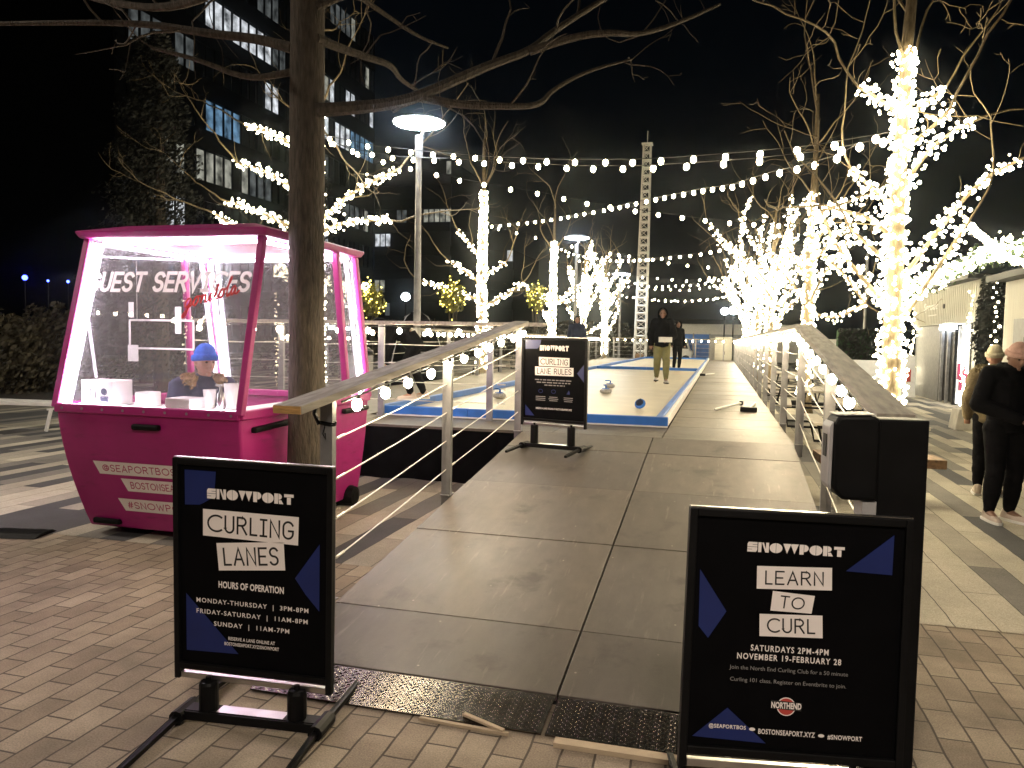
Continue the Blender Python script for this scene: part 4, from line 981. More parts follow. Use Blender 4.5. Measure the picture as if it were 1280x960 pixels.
# red script word rising to the right
scr = {'g': [(.38, .42), (.2, .5), (.05, .3), (.15, .02), (.33, .15), (.4, .45), (.33, -.1), (.2, -.45), (.02, -.38), (.2, -.1), (.5, .12)],
       'o': [(.5, .12), (.62, .4), (.8, .5), (.62, .42), (.56, .15), (.7, 0), (.88, .2), (.8, .48), (1.0, .4)], 
       'n': [(1.0, .4), (1.08, .48), (1.05, 0), (1.08, .3), (1.25, .5), (1.32, .3), (1.32, .05), (1.42, .02), (1.52, .12)],
       'd': [(1.52, .12), (1.62, .42), (1.8, .5), (1.64, .4), (1.58, .1), (1.7, 0), (1.84, .2), (1.98, 1.0), (1.9, .2), (1.98, 0), (2.1, .12)],
       'o2': [(2.1, .12), (2.2, .4), (2.36, .5), (2.2, .42), (2.14, .15), (2.26, 0), (2.44, .2), (2.36, .48), (2.52, .38)],
       'l': [(2.52, .38), (2.72, .8), (2.70, 1.02), (2.62, .8), (2.6, .15), (2.7, 0), (2.82, .12)],
       'a': [(2.82, .12), (2.94, .42), (3.1, .46), (2.94, .4), (2.88, .1), (3.0, 0), (3.14, .44), (3.12, .08), (3.22, 0), (3.4, .15)]}
pts = []
for k in ('g', 'o', 'n', 'd', 'o2', 'l', 'a'): pts += scr[k]
pts2 = [(p_.x, p_.y) for p_ in smooth_path([(a, b, 0) for a, b in pts], 2)]
s0 = atY(231, 392, 5.08); s1 = atY(298, 370, 5.08); sc_ = (s1.x - s0.x) / 3.4
t = MB()
for i in range(0, len(pts2) - 1):
    a, b = pts2[i], pts2[i + 1]
    t.tube([ffn(s0.x + q[0] * sc_ + .12 * q[1] * sc_, s0.z + .03 + q[1] * sc_ * 1.15 + q[0] * sc_ * .27, .004) for q in (a, b)], .0065, 5)
t.build('script_lettering', mat('red_vinyl', (.6, .01, .012), .5), K)
for (u0, v0, wd, txt) in ((120, 583, .80, '@SEAPORTBOS'), (151, 606, .86, 'BOSTONSEAPORT.XYZ'), (142, 632, .74, '#SNOWPORT')):
    c = atY(u0, v0, 4.96); x0 = c.x; z = c.z; h = .052
    q = MB(); poly(q, [(x0, z + h), (x0 + wd, z + h), (x0 + wd + .03, z - h), (x0 + .045, z - h)][::-1], bfn, .001); lb = q.build('lettering_label', M['ink_white'], K)
    t = MB(); stroke_text(t, txt, x0 + .085, x0 + wd - .05, z - h * .55, z + h * .55, lambda x, zz, d: bfn(x, zz, d + .0022), .13, .26); t.build('lettering', M['ink_pink'], lb)

# things on the kiosk counter
def ctop(u, v, y): return atY(u, v, y)
CZ = 1.06
def box_thing(name, label, cat, u, y, size, m_='white', rz=0):
    c = atY(u, 480, y); th = thing(name, label, cat, (c.x, y, CZ), rz); p = MB(); p.bb(-size[0] / 2, size[0] / 2, -size[1] / 2, size[1] / 2, .001, size[2]); p.build('body', M[m_], th, world=False, bevel=.006); return th
b1_ = box_thing('carton', 'white carton with dark printing at the left end of the kiosk counter', 'box', 134, 5.15, (.30, .22, .20))
p = MB()
for x, w_ in ((-.10, .012), (-.07, .012), (-.02, .01)): p.bb(x, x + w_, -.1125, -.1105, .05, .12)
p.bb(-.115, -.05, -.1125, -.1105, .121, .135); p.build('printing', M['ink_black'], b1_, world=False)
p = MB(); p.lathe((.07, -.1105, .11), [(.03, -.002), (.03, 0)], 14, 'Y'); p.bb(.035, .115, -.1125, -.1105, .03, .075); p.build('printing', M['navy'], b1_, world=False)
box_thing('napkin_box', 'low white box in the middle of the kiosk counter', 'box', 185, 5.12, (.13, .14, .12))
box_thing('paper_tray', 'white tray of papers in front of the person in the kiosk', 'tray', 232, 5.08, (.22, .2, .09))
def cup(u, y, r, h, label, m_='white'):
    c = atY(u, 480, y); th = thing('paper_cup', label, 'cup', (c.x, y, CZ), 0, 'cups on the kiosk counter'); p = MB(); p.lathe((0, 0, 0), [(r * .75, .001), (r, h), (r * .9, h), (r * .7, .02)], 16); p.build('cup', M[m_], th, world=False, smooth=False); return th
cup(262, 5.2, .05, .15, 'tall white cup left of the bottle on the kiosk counter'); cup(292, 5.25, .075, .2, 'wide white tub at the right end of the kiosk counter')
bt = thing('bottle', 'clear pump bottle standing between the cups on the kiosk counter', 'bottle', (atY(276, 480, 5.05).x, 5.05, CZ)); p = MB(); p.lathe((0, 0, 0), [(.03, .001), (.03, .13), (.012, .15), (.012, .19)], 14); p.build('bottle_body', M['alu'], bt, world=False, smooth=True)
p = MB(); p.bb(-.04, .012, -.01, .01, .191, .205); p.build('pump_head', M['white'], bt, world=False)
# clear sign holder hanging inside the kiosk
h0, h1 = atY(162, 400, 5.9), atY(242, 437, 5.9)
hf = thing('acrylic_holder', 'clear acrylic frame hanging inside the kiosk window', 'frame', (h0.x, 5.9, h1.z)); p = MB()
for a, b in (((0, 0, 0), (h1.x - h0.x, 0, 0)), ((0, 0, h0.z - h1.z), (h1.x - h0.x, 0, h0.z - h1.z)), ((0, 0, 0), (0, 0, h0.z - h1.z)), ((h1.x - h0.x, 0, 0), (h1.x - h0.x, 0, h0.z - h1.z))): p.tube([a, b], .009, 6)
p.build('tube', M['white'], hf, world=False); p = MB()
for fx in (.12, .95): p.tube([((h1.x - h0.x) * fx, 0, h0.z - h1.z), ((h1.x - h0.x) * fx, 0, 2.38 - h1.z)], .0025, 4)
p.build('hanging_wire', M['cable'], hf, world=False)
p = MB(); p.bb(.0, .05, -.012, -.004, .28, .42); p.bb(.5, .56, -.012, -.004, .14, .38); p.bb(-.01, .1, -.014, -.008, -.12, .03); p.build('paper_note', M['white'], hf, world=False)

# ================================================================== street lamps
def make_lamp(label, loc, h, r, mlens, rz=0):
    th = thing('street_lamp', label, 'street lamp', loc, rz, 'disc street lamps of the plaza')
    p = MB(); p.tube([(0, 0, .0), (0, 0, h - .55)], [.085, .06], 12); p.lathe((0, 0, 0), [(.16, .0), (.16, .06), (.10, .1)], 14); p.build('pole', M['steel'], th, world=False, smooth=False)
    p = MB(); p.tube([(0, 0, h - .6), (0, 0, h - .35), (.12, 0, h - .12), (.12, 0, h - .02)], .03, 8); p.tube([(0, 0, h - .7), (0, 0, h - .25)], [.085, .085], 12); p.build('arm', M['steel'], th, world=False)
    p = MB(); p.lathe((0, 0, h), [(r, .02), (r * 1.0, .05), (r * .6, .14), (r * .2, .17)], 32); p.build('hood', M['alu'], th, world=False, smooth=False)
    p = MB(); p.lathe((0, 0, h), [(r * .4, -.01), (r * .96, .005), (r * .97, .018)], 32); p.build('lens', mlens, th, world=False); return th
q = atY(524, 155, 15.5); make_lamp('tall disc street lamp rising beside the office tower', (q.x, q.y, 0), q.z, .56, M['lampface'])
q = atY(721, 298, 34); make_lamp('disc street lamp above the rules sign, far down the plaza', (q.x, q.y, 0), q.z, .56, M['lampface'])
q = atY(776, 343, 50); make_lamp('small distant disc street lamp left of the lattice mast', (q.x, q.y, 0), q.z, .56, M['lampface'])
make_lamp('warm plaza lamp just behind the viewer', (.9, -2.6, 0), 5.4, .56, M['backlamp'])
make_lamp('added warm lamp outside the left edge of the view', (-9.8, 3.6, 0), 6.0, .56, M['backlamp'])  # unseen lamp added to brighten the left paving
def globe_lamp(label, u, v, y, r):
    q = atY(u, v, y); th = thing('globe_lamp', label, 'lamp', (q.x, q.y, 0), 0, 'small globe lamps in the distance'); p = MB(); p.tube([(0, 0, 0), (0, 0, q.z - r)], .05, 8); p.build('pole', M['blackmetal'], th, world=False)
    p = MB(); p.ell((0, 0, q.z), (r, r, r * .9), 16, 10); p.build('globe', M['globe'], th, world=False, smooth=True)
globe_lamp('globe lamp just right of the kiosk corner', 457, 358, 40, .22); globe_lamp('globe lamp beside the tall lamp pole', 507, 371, 42, .26)
globe_lamp('twin globe lamp left of the glowing right trees', 906, 389, 52, .26); globe_lamp('twin globe lamp touching the glowing right trees', 917, 388, 52, .3)
for k, (u, v, y, r) in enumerate(((31, 347, 26, .11), (60, 351, 27, .05), (85, 352, 27, .06), (34, 397, 24, .05))):
    q = atY(u, v, y); th = thing('blue_lamp', ['bright blue spot lamp above the hedge at left', 'faint blue lamp right of the bright one', 'faint blue lamp nearest the kiosk', 'tiny low blue lamp in the hedge'][k], 'lamp', (q.x, q.y, 0)); p = MB(); p.tube([(0, 0, 0), (0, 0, q.z - r)], .025, 6); p.build('stake', M['blackmetal'], th, world=False)
    p = MB(); p.ell((0, 0, q.z), (r, r, r), 12, 8); p.build('lens', M['bluelamp'], th, world=False, smooth=True)

# ================================================================== lattice mast
q0 = atY(801, 405, 52); qt = atY(811, 181, 52); MX = q0.x; 
mast = thing('lattice_mast', 'tall white lattice mast standing beyond the rink', 'mast', (MX, 52, 0))
zt = qt.z; p = MB(); wb, wtp = .38, .22
def mw(z): return wb + (wtp - wb) * z / zt
cs = [(-1, -1), (1, -1), (1, 1), (-1, 1)]; lean = (qt.x - q0.x - .0) * .55
def mp_(i, z): return Vector((cs[i][0] * mw(z) + lean * z / zt, cs[i][1] * mw(z), z))
for i in range(4): p.tube([mp_(i, 0), mp_(i, zt)], .065, 6)
leg = p.build('mast_legs', M['white'], mast, world=False)
p = MB(); k = int(zt / .5)
for j in range(k):
    z0, z1 = zt * j / k, zt * (j + 1) / k
    for i in range(4):
        p.tube([mp_(i, z0), mp_((i + 1) % 4, z0)], .065, 4); p.tube([mp_(i, z0), mp_((i + 1) % 4, z1)], .022, 4)
p.build('bracing', M['white'], mast, world=False)
p = MB(); p.tube([(lean, 0, zt), (lean, 0, zt + .9)], .03, 5); p.bb(lean - .35, lean + .35, -.35, .35, zt, zt + .08); p.build('head_frame', M['white'], mast, world=False)

# ================================================================== buildings
def facade_x(label, X, y0, y1, H, floors, bays, seed, name='office_tower', base=0, maxlit=100, plit=.3):
    """slab with its glazed long side on the plane x = X facing +x"""
    random.seed(seed); th = thing(name, label, 'building', (X, y0, 0))
    p = MB(); p.bb(X - 22, X - .3, y0, y1, 0, H); p.build('wall', M['towerwall'], th)
    fh = H / floors; p = MB(); s = MB()
    for f in range(floors):
        z = f * fh; s.bb(X - .3, X + .12, y0, y1, z, z + fh * .38); p.bb(X - .3, X - .1, y0, y1, z + fh * .38, z + fh - .01)
    for j in range(bays + 1):
        y = y0 + (y1 - y0) * j / bays; s.bb(X - .299, X + .02, y - .09, y + .09, .01, H - .01)
    s.build('spandrels', M['towerwall'], th); p.build('glazing', M['towerglass'], th)
    lit = []; bw = (y1 - y0) / bays
    for f in range(1, floors):
        on = False; m_ = None
        for j in range(bays):
            if random.random() < .34 or m_ is None: on = random.random() < plit * (1.5 if f > floors * .55 else .6); m_ = random.choices(M['win'], (4, 2, 3, 1))[0]
            if on: lit.append((f, j, m_))
    random.shuffle(lit)
    for f, j, m_ in lit[:maxlit]:
        p = MB(); p.bb(X - .099, X - .05, y0 + bw * j + .12, y0 + bw * (j + 1) - .12, f * fh + fh * .40, f * fh + fh * .97); p.build('lit_window', m_, th)
    return th
facade_x('dark office tower with lit window bands behind the bare trees', -40, 44, 84, 36.5, 9, 34, 4, plit=.42)
def facade_y(label, x0, x1, Y, H, floors, bays, seed, plit, name='office_block'):
    random.seed(seed); th = thing(name, label, 'building', (x0, Y, 0)); p = MB(); p.bb(x0, x1, Y + .3, Y + 18, 0, H); p.build('wall', M['towerwall'], th)
    fh = H / floors; s = MB(); p = MB()
    for f in range(floors): s.bb(x0, x1, Y - .2, Y + .3, f * fh, f * fh + fh * .4); p.bb(x0, x1, Y, Y + .3, f * fh + fh * .4, f * fh + fh - .01)
    s.build('spandrels', M['towerwall'], th); p.build('glazing', M['towerglass'], th); bw = (x1 - x0) / bays; n = 0
    for f in range(floors):
        on = False; m_ = None
        for j in range(bays):
            if random.random() < .3 or m_ is None: on = random.random() < plit; m_ = random.choices(M['win'], (2, 1, 4, 2))[0]
            if on and n < 100: p = MB(); p.bb(x0 + bw * j + .1, x0 + bw * (j + 1) - .1, Y - .1, Y - .01, f * fh + fh * .42, f * fh + fh * .95); p.build('lit_window', m_, th); n += 1
    return th
a, b = atY(468, 400, 105), atY(562, 400, 105)
facade_y('wide dark office block with few lit windows behind the tall lamp', a.x, b.x, 105, 27, 8, 14, 6, .25)
a, b = atY(562, 400, 120), atY(640, 400, 120)
facade_y('low dark block between office block and tall lit tree', a.x, b.x, 120, 16, 5, 10, 8, .10)
# low white hall beyond the rink
a, b = atY(838, 412, 72), atY(1010, 412, 72); zr = atY(880, 405, 72).z
hl = thing('low_hall', 'long low white hall with dark roof beyond the end of the rink', 'building', (a.x, 72, 0))
p = MB(); p.bb(a.x, b.x, 72, 84, 0, zr); p.build('wall', M['white'], hl)
p = MB(); p.bb(a.x, b.x, 71.6, 71.95, zr * .62, zr * .72); p.build('ledge', M['steel'], hl)
p = MB(); p.bb(a.x - .5, b.x + .5, 71.3, 84.5, zr, zr + .4); p.add([(a.x - .5, 71.3, zr + .4), (b.x + .5, 71.3, zr + .4), (b.x + .5, 84.5, zr + .4), (a.x - .5, 84.5, zr + .4), (a.x + 2, 78, zr + 2.6), (b.x - 2, 78, zr + 2.6)], [(0, 1, 5, 4), (1, 2, 5), (2, 3, 4, 5), (3, 0, 4)]); p.build('roof', M['blackmetal'], hl)
p = MB(); c = atY(870, 440, 70); p.bb(c.x - 1.2, c.x + 1.2, 0, .15, 0, 2.0); 
bw_ = thing('blue_hoarding', 'blue site hoarding behind the far railing', 'hoarding', (c.x, 62, 0)); p = MB(); p.bb(-1.3, 1.3, 0, .1, .05, 2.3); p.build('board', M['blue'], bw_, world=False); p = MB()
for x in (-1.25, 0, 1.25): p.bb(x - .05, x + .05, -.06, -.002, 0, 2.35)
p.build('post', M['steel'], bw_, world=False)
c = atY(845, 432, 60); vn = thing('white_van', 'white van parked beyond the far railing left of the hoarding', 'van', (c.x, 60, 0))
p = MB(); p.prism([(-1.2, .35), (1.15, .35), (1.25, .9), (1.0, 1.1), (.75, 1.95), (-1.2, 2.0)], lambda x, z, d: (x, d, z), 0, 1.9); p.build('body', M['white'], vn, world=False, bevel=.08)
p = MB(); p.prism([(.25, 1.15), (.92, 1.15), (.70, 1.8), (.25, 1.8)], lambda x, z, d: (x, d, z), -.01, 0.0); p.build('side_window', M['towerglass'], vn, world=False)
for x in (-.75, .75): p = MB(); p.lathe((x, -.03, .33), [(.2, 0), (.33, .02), (.33, .2)], 16, 'Y'); p.build('wheel', M['blackmetal'], vn, world=False)
c = atY(904, 440, 47.2); bl = thing('storage_cabinet', 'pale beige cabinet at the far end of the deck', 'cabinet', (c.x, 47.3, 0)); p = MB(); p.bb(-.5, .5, 0, .5, 0.0, 2.0); p.build('body', M['shopgrey'], bl, world=False, bevel=.02); p = MB(); p.bb(-.02, .02, -.012, -.001, .1, 1.95); p.bb(.06, .09, -.03, -.001, .95, 1.15); p.build('door_gap', M['blackmetal'], bl, world=False)

# shop pavilion on the right
SX = atY(1145, 487, 28.2).x
shop = thing('shop_pavilion', 'pale flat roofed shop with glass door and lit window on the right', 'shop', (SX, 21.6, 0))
ya, yb = 22.2, 29.0; zr = 3.15
p = MB(); p.bb(SX + .25, SX + 7, ya, yb, .0, zr); p.build('wall', M['shopgrey'], shop)
for (y0, y1, z0, z1) in ((ya, 22.9, 0, 2.3), (26.0, yb, 0, 2.3)):
    p = MB(); p.bb(SX + .1, SX + .248, y0, y1, z0, z1); p.build('grey_panel', M['shopdark'], shop)
p = MB(); p.bb(SX, SX + .248, ya - .05, yb + .05, 2.32, zr + .25); 
n_ = int((yb - ya) / .18)
for k in range(n_): y = ya + (yb - ya) * k / n_; p.bb(SX - .02, SX - .001, y, y + .03, 2.34, zr + .2)
p.build('fascia', M['shopgrey'], shop); p = MB(); p.bb(SX - .35, SX + 7.2, ya - .3, yb + .3, zr + .252, zr + .37); p.build('roof', M['blackmetal'], shop)
p = MB(); p.bb(SX + .16, SX + .24, 23.0, 24.4, .05, 2.25); lw = p.build('lit_window', M['shoplit'], shop)
for y in (22.95, 24.42): p = MB(); p.bb(SX + .08, SX + .249, y - .05, y + .05, 0, 2.3); p.build('window_jamb', M['blackmetal'], shop)
p = MB(); p.bb(SX + .18, SX + .235, 24.5, 25.8, .05, 2.1); p.build('glass_door', M['towerglass'], shop); p = MB()
for y in (24.52, 25.2, 25.85): p.bb(SX + .1, SX + .178, y - .04, y + .04, 0, 2.2)
p.build('door_frame', M['steel'], shop); p = MB(); p.bb(SX + .02, SX + .1, 24.3, 25.8, 2.16, 2.3); p.build('door_lamp', M['globe'], shop)
p = MB()
for k, (y, z, c_) in enumerate(((23.2, .9, 0), (23.5, 1.15, 0), (23.8, .8, 0), (24.0, 1.1, 0))): p.bb(SX + .1, SX + .155, y, y + .12, z - .35, z + .1)
p.build('window_display', M['ink_pink'], shop)
t = MB(); font_text(t, 'Sprout', 27.6, 25.9, 2.72, 3.02, lambda y, z, d: (SX - .03, y, z), 0, .01, 1, .3); ribbon(t, [(27.0, 2.62), (26.0, 2.62)], .012, lambda y, z, d: (SX - .03, y, z), 0); t.build('lettering', M['white'], shop)
p = MB(); p.lathe((SX - .03, 25.3, 2.85), [(.07, 0), (.07, .03)], 14, 'X'); p.build('vent', M['blackmetal'], shop)
# the neighbouring unit, nearer and cut by the frame
unit = thing('shop_pavilion', 'nearer pale shop unit cut off by the right edge of the frame', 'shop', (SX, 14, 0))
p = MB(); p.bb(SX + .1, SX + 7, 13.0, 20.6, 0, 3.2); p.build('wall', M['shopgrey'], unit)
p = MB(); p.bb(SX - .02, SX + .098, 18.0, 19.6, .0, 2.3); p.build('grey_panel', M['shopdark'], unit); p = MB(); p.bb(SX - .04, SX - .022, 18.4, 18.9, .9, 1.9); p.build('window', M['towerglass'], unit)
p = MB(); p.bb(SX - .03, SX + .098, 17.2, 17.95, .0, 2.6); p.build('grey_panel', M['shopdark'], unit); p = MB(); p.bb(SX - .3, SX + 7.2, 12.8, 20.7, 3.202, 3.34); p.build('roof', M['blackmetal'], unit)
# clipped green column between the two units
def foliage(name, label, cat, c, r, n, leaf, m_, seed, group=None, squash=2.0, stem=True, kind=None, base=None, stem_h=.3):
    random.seed(seed); c = Vector(c); th = thing(name, label, cat, (c.x, c.y, 0) if base is None else base, 0, group); mb = MB()
    for _ in range(n):
        d = Vector((random.gauss(0, 1), random.gauss(0, 1), random.gauss(0, 1))).normalized(); k = random.random() ** .4
        nz = 1 + .35 * noise.noise(d * 2.3 + Vector((seed, 0, 0)))
        q = c + Vector((d.x * r[0], d.y * r[1], d.z * r[2])) * k * nz
        if q.z < .03: continue
        mb.leaf(q, leaf * random.uniform(.6, 1.4))
    mb.build('foliage', M[m_], th)
    if stem:
        p = MB(); z0 = th.location.z; p.tube([(c.x, c.y, z0), (c.x + .03, c.y, max(z0 + stem_h, c.z))], [.05, .02], 6)
        for k in range(5):
            a = k * 1.3; p.tube([(c.x, c.y, z0 + (c.z - z0) * .4), (c.x + r[0] * .6 * math.cos(a), c.y + r[1] * .6 * math.sin(a), c.z + r[2] * .4)], [.02, .006], 5)
        p.build('stem', M['bark'], th)
    return th
foliage('topiary_column', 'tall dark evergreen column between the two shop units', 'plant', (SX + .1, 21.4, 1.75), (.35, .5, 1.9), 5200, .07, 'leafdark', 31)
random.seed(40)
sp = []
for _ in range(1300):
    y = random.uniform(14.5, 29.2); sp.append(Vector((SX - .4 + random.gauss(0, .12), y, zr + .42 + random.gauss(0, .13) + .25 * math.exp(-((y - 20.5) / 3) ** 2))))
gm = MB()
for s_ in range(2200):
    y = random.uniform(13, 29.2); gm.leaf(Vector((SX - .38 + random.gauss(0, .12), y, zr + .40 + random.gauss(0, .12) + .25 * math.exp(-((y - 20.5) / 3) ** 2))), .07)
tag(gm.build('garland', M['leafgreen']), 'thick green garland laid along the shop eaves', 'garland')
light_cloud('fairy_lights', sp, .026, M['fairy'], 'fairy lights in the garland along the shop eaves', 'fairy lights', 'shop lights')
for k, (y, z0, z1) in enumerate(((28.6, .4, 2.4), (22.6, .2, 3.1), (20.75, .2, 3.2), (22.95, .1, 2.2))):
    sp = [Vector((SX - .05 + random.gauss(0, .05), y + random.gauss(0, .07), z0 + (z1 - z0) * i / 26)) for i in range(27)]
    light_cloud('fairy_lights', sp, .030, M['fairy'], 'vertical drop of fairy lights ' + ['at the far corner of the shop', 'left of the dark evergreen column', 'right of the dark evergreen column', 'down the lit shop window frame'][k], 'fairy lights', 'shop lights')
random.seed(41)
c = onZ(1143, 486, 0); pt = thing('potted_plant', 'bushy plant in a terracotta pot by the far shop corner', 'potted plant', (c.x, c.y, 0)); p = MB(); p.lathe((0, 0, 0), [(.22, 0), (.3, .5), (.26, .5), (.24, .42)], 16); p.build('pot', mat('terracotta', (.30, .12, .07), .8), pt, world=False); mb = MB()
for _ in range(500): mb.leaf(Vector((random.gauss(0, .17), random.gauss(0, .17), .85 + random.gauss(0, .25))), .08)
mb.build('foliage', M['leafdark'], pt, world=False)
c = onZ(1152, 475, 0); ab = thing('sandwich_board', 'small white board with red print leaning by the shop corner', 'sign', (SX - .5, 27.6, 0)); p = MB(); p.prism([(-.25, 0), (.25, 0), (0, 1.35)], lambda y, z, d: (d, y, z), -.3, .3); p.build('board', M['white'], ab, world=False); p = MB(); p.bb(-.15, .15, -.19, -.165, .5, .9); p.build('print', M['ink_red'], ab, world=False)

# hedge wall, low walls, concrete block
a, b = onZ(1050, 462), onZ(1100, 468)
hw = thing('hedge_screen', 'dark green artificial hedge screen behind the second right tree', 'hedge', (5.0, 34, 0)); p = MB()
q0, q1 = atY(1047, 440, 33), atY(1103, 440, 33); zt = atY(1070, 413, 33).z; p.bb(q0.x, q1.x, 33, 33.5, .05, zt); p.build('backing', M['turf'], hw); mb = MB(); random.seed(42)
for _ in range(2600): mb.leaf(Vector((random.uniform(q0.x, q1.x), 32.97 + random.gauss(0, .04), random.uniform(.1, zt + .05))), .09)
mb.build('leaves', M['leafdark'], hw)
for k, (u0, u1, v0, v1, y, lb) in enumerate(((1056, 1100, 450, 478, 27, 'white concrete barrier in front of the hedge screen'), (1018, 1048, 424, 440, 40, 'pale low wall left of the hedge screen'))):
    q0, q1 = atY(u0, v1, y), atY(u1, v1, y); zt = atY((u0 + u1) / 2, v0, y).z; bt_ = thing('barrier', lb, 'barrier', ((q0.x + q1.x) / 2, y, 0)); w_ = (q1.x - q0.x) / 2
    p = MB(); p.prism([(-.3, 0), (.3, 0), (.26, .15), (.14, zt), (-.14, zt), (-.26, .15)], lambda yy, z, d: (d, yy, z), -w_, w_); p.build('block', M['white'], bt_, world=False, bevel=.02)
    p = MB(); p.bb(-w_ * .8, -w_ * .5, -.31, -.2, .0, .08); p.bb(w_ * .5, w_ * .8, -.31, -.2, .0, .08); p.build('foot_slot', M['blackmetal'], bt_, world=False)
c = onZ(1207, 537); cb = thing('concrete_block', 'small pale concrete block on the paving left of the man', 'block', (c.x, c.y, 0)); p = MB(); p.prism([(-.26, 0), (.26, 0), (.2, .42), (-.2, .42)], lambda x, z, d: (x, d, z), -.25, .25); p.build('block', M['concrete'], cb, world=False, bevel=.02); p = MB(); p.tube([(-.06, 0, .42), (-.06, 0, .5), (.06, 0, .5), (.06, 0, .42)], .01, 6); p.build('lifting_loop', M['steel'], cb, world=False)
q = atY(1082, 380, 36); ps = thing('pole', 'slim pale pole standing right of the second right tree', 'pole', (q.x, 36, 0)); p = MB(); p.tube([(0, 0, 0), (0, 0, 5.6)], .06, 8); p.lathe((0, 0, 0), [(.14, 0), (.14, .05)], 12); p.build('shaft', M['steel'], ps, world=False)
# ================================================================== planting and furniture
GB = 'yellow lit shrubs behind the deck railing'
random.seed(50)
for k, (u, v, y, lb) in enumerate(((465, 376, 26, 'yellow lit shrub just right of the kiosk'), (566, 372, 27, 'yellow lit shrub left of the tall lit tree'), (670, 372, 34, 'yellow lit shrub above the top of the ramp railing'))):
    q = atY(u, v, y); foliage('lit_shrub', lb, 'shrub', (q.x, y, q.z), (.48, .42, .62), 420, .09, 'leafyellow', 51 + k, GB, stem_h=.6)
    sp = []
    for _ in range(75):
        d = Vector((random.gauss(0, 1), random.gauss(0, 1), random.gauss(0, .8) + .25)).normalized(); sp.append(Vector((q.x, y, q.z)) + Vector((d.x * .46, d.y * .42, d.z * .7)) * random.uniform(.4, 1.3))
    light_cloud('fairy_lights', sp, .024, M['yfairy'], 'yellow fairy lights in the ' + lb.replace('yellow lit ', ''), 'fairy lights', 'yellow fairy lights in the shrubs')
for k, (u0, u1, vt, y) in enumerate(((-60, 40, 400, 15.5), (30, 100, 392, 16.5), (-160, -50, 405, 14.5))):
    q0, q1, zt = atY(u0, 450, y), atY(u1, 450, y), atY((u0 + u1) / 2, vt, y).z
    foliage('hedge', ['brownish hedge at the left edge behind the bench', 'brownish hedge between the bench and the kiosk', 'brownish hedge outside the left edge'][k], 'hedge', ((q0.x + q1.x) / 2, y, zt * .5), ((q1.x - q0.x) * .62, .8, zt * .62), 4200, .085, 'leafbrown', 60 + k, 'hedges at left')
for k, (x, y, h, r) in enumerate(((-14.5, 17.5, 9.5, 2.4), (-18, 21, 11, 2.8), (-12.2, 21, 8.5, 2.0), (-21, 16, 10, 2.6))):
    random.seed(70 + k); th = thing('evergreen_tree', ['dark evergreen tree behind the hedge left of the kiosk', 'tall dark evergreen farthest back on the left', 'slim dark evergreen just behind the kiosk', 'dark evergreen at the very left edge'][k], 'tree', (x, y, 0), 0, 'dark evergreens at left'); p = MB(); p.tube([(x, y, 0), (x, y, h * .5), (x, y, h)], [.22, .14, .02], 8); p.build('trunk', M['bark'], th); mb = MB()
    for j in range(9000):
        t = random.random() ** .8; z = .6 + t * (h - .6); a = random.uniform(0, 6.283); tier = .75 + .25 * math.sin(z * 5 + a * 2); rr = r * (1 - t * .85) * tier * random.random() ** .45; mb.leaf(Vector((x + rr * math.cos(a), y + rr * math.sin(a), z - rr * .18)), .075)
    mb.build('crown', M['leafdark'], th)
random.seed(80)
for k, (u, y, w_, h) in enumerate(((500, 60, 5, 2.6), (560, 66, 5, 2.8), (635, 70, 5, 3.0), (720, 75, 6, 3.2), (770, 80, 5, 3.0))):
    q = atY(u, 430, y); foliage('bush', 'dark bush in the far row, ' + ['right of the kiosk', 'left of the tall lit tree', 'right of the tall lit tree', 'behind the rules sign', 'left of the mast'][k], 'bush', (q.x, y, h * .5), (w_, 1.5, h * .6), 2200, .28, 'leafbrown', 81 + k, 'far dark bushes', stem_h=.5)
mb = MB(); mb.bb(-60, -8.2, 13.6, 19, .006, .05); struct(mb.build('planting_bed', M['soil']))

def bench(name, label, loc, rz, L=1.5, m_='concrete', group=None):
    th = thing(name, label, 'bench', loc, rz, group); p = MB(); p.bb(-L / 2, L / 2, -.22, .22, .42 if m_ == 'white' else .385, .48); p.build('seat', M[m_], th, world=False, bevel=.008)
    for sx in (-1, 1):
        p = MB(); x = sx * (L / 2 - (.12 if m_ == 'white' else .42)); p.beam((x + sx * .08, -.19, .38), (x - sx * .02, -.19, .01), .04, .04, up=(0, 1, 0)); p.beam((x + sx * .08, .19, .38), (x - sx * .02, .19, .01), .04, .04, up=(0, 1, 0)); p.bb(x - .02, x + .02, -.17, .17, .35, .384); p.build('leg', M[m_ if m_ == 'white' else 'blackmetal'], th, world=False)
    return th
q = onZ(48, 539, 0); bench('bench', 'pale bench in front of the hedge at the left edge', (q.x - .55, q.y + .1, 0), .10, 1.7, 'white')
bench('bench', 'second pale bench half hidden behind the kiosk', (q.x + 1.55, q.y + .9, 0), .05, 1.7, 'white')
q = onZ(1184, 580, .45); bench('bench', 'brown wood bench end showing right of the sanitizer post', (q.x - .62, q.y + .22, 0), .06, 1.24, 'brownwood')
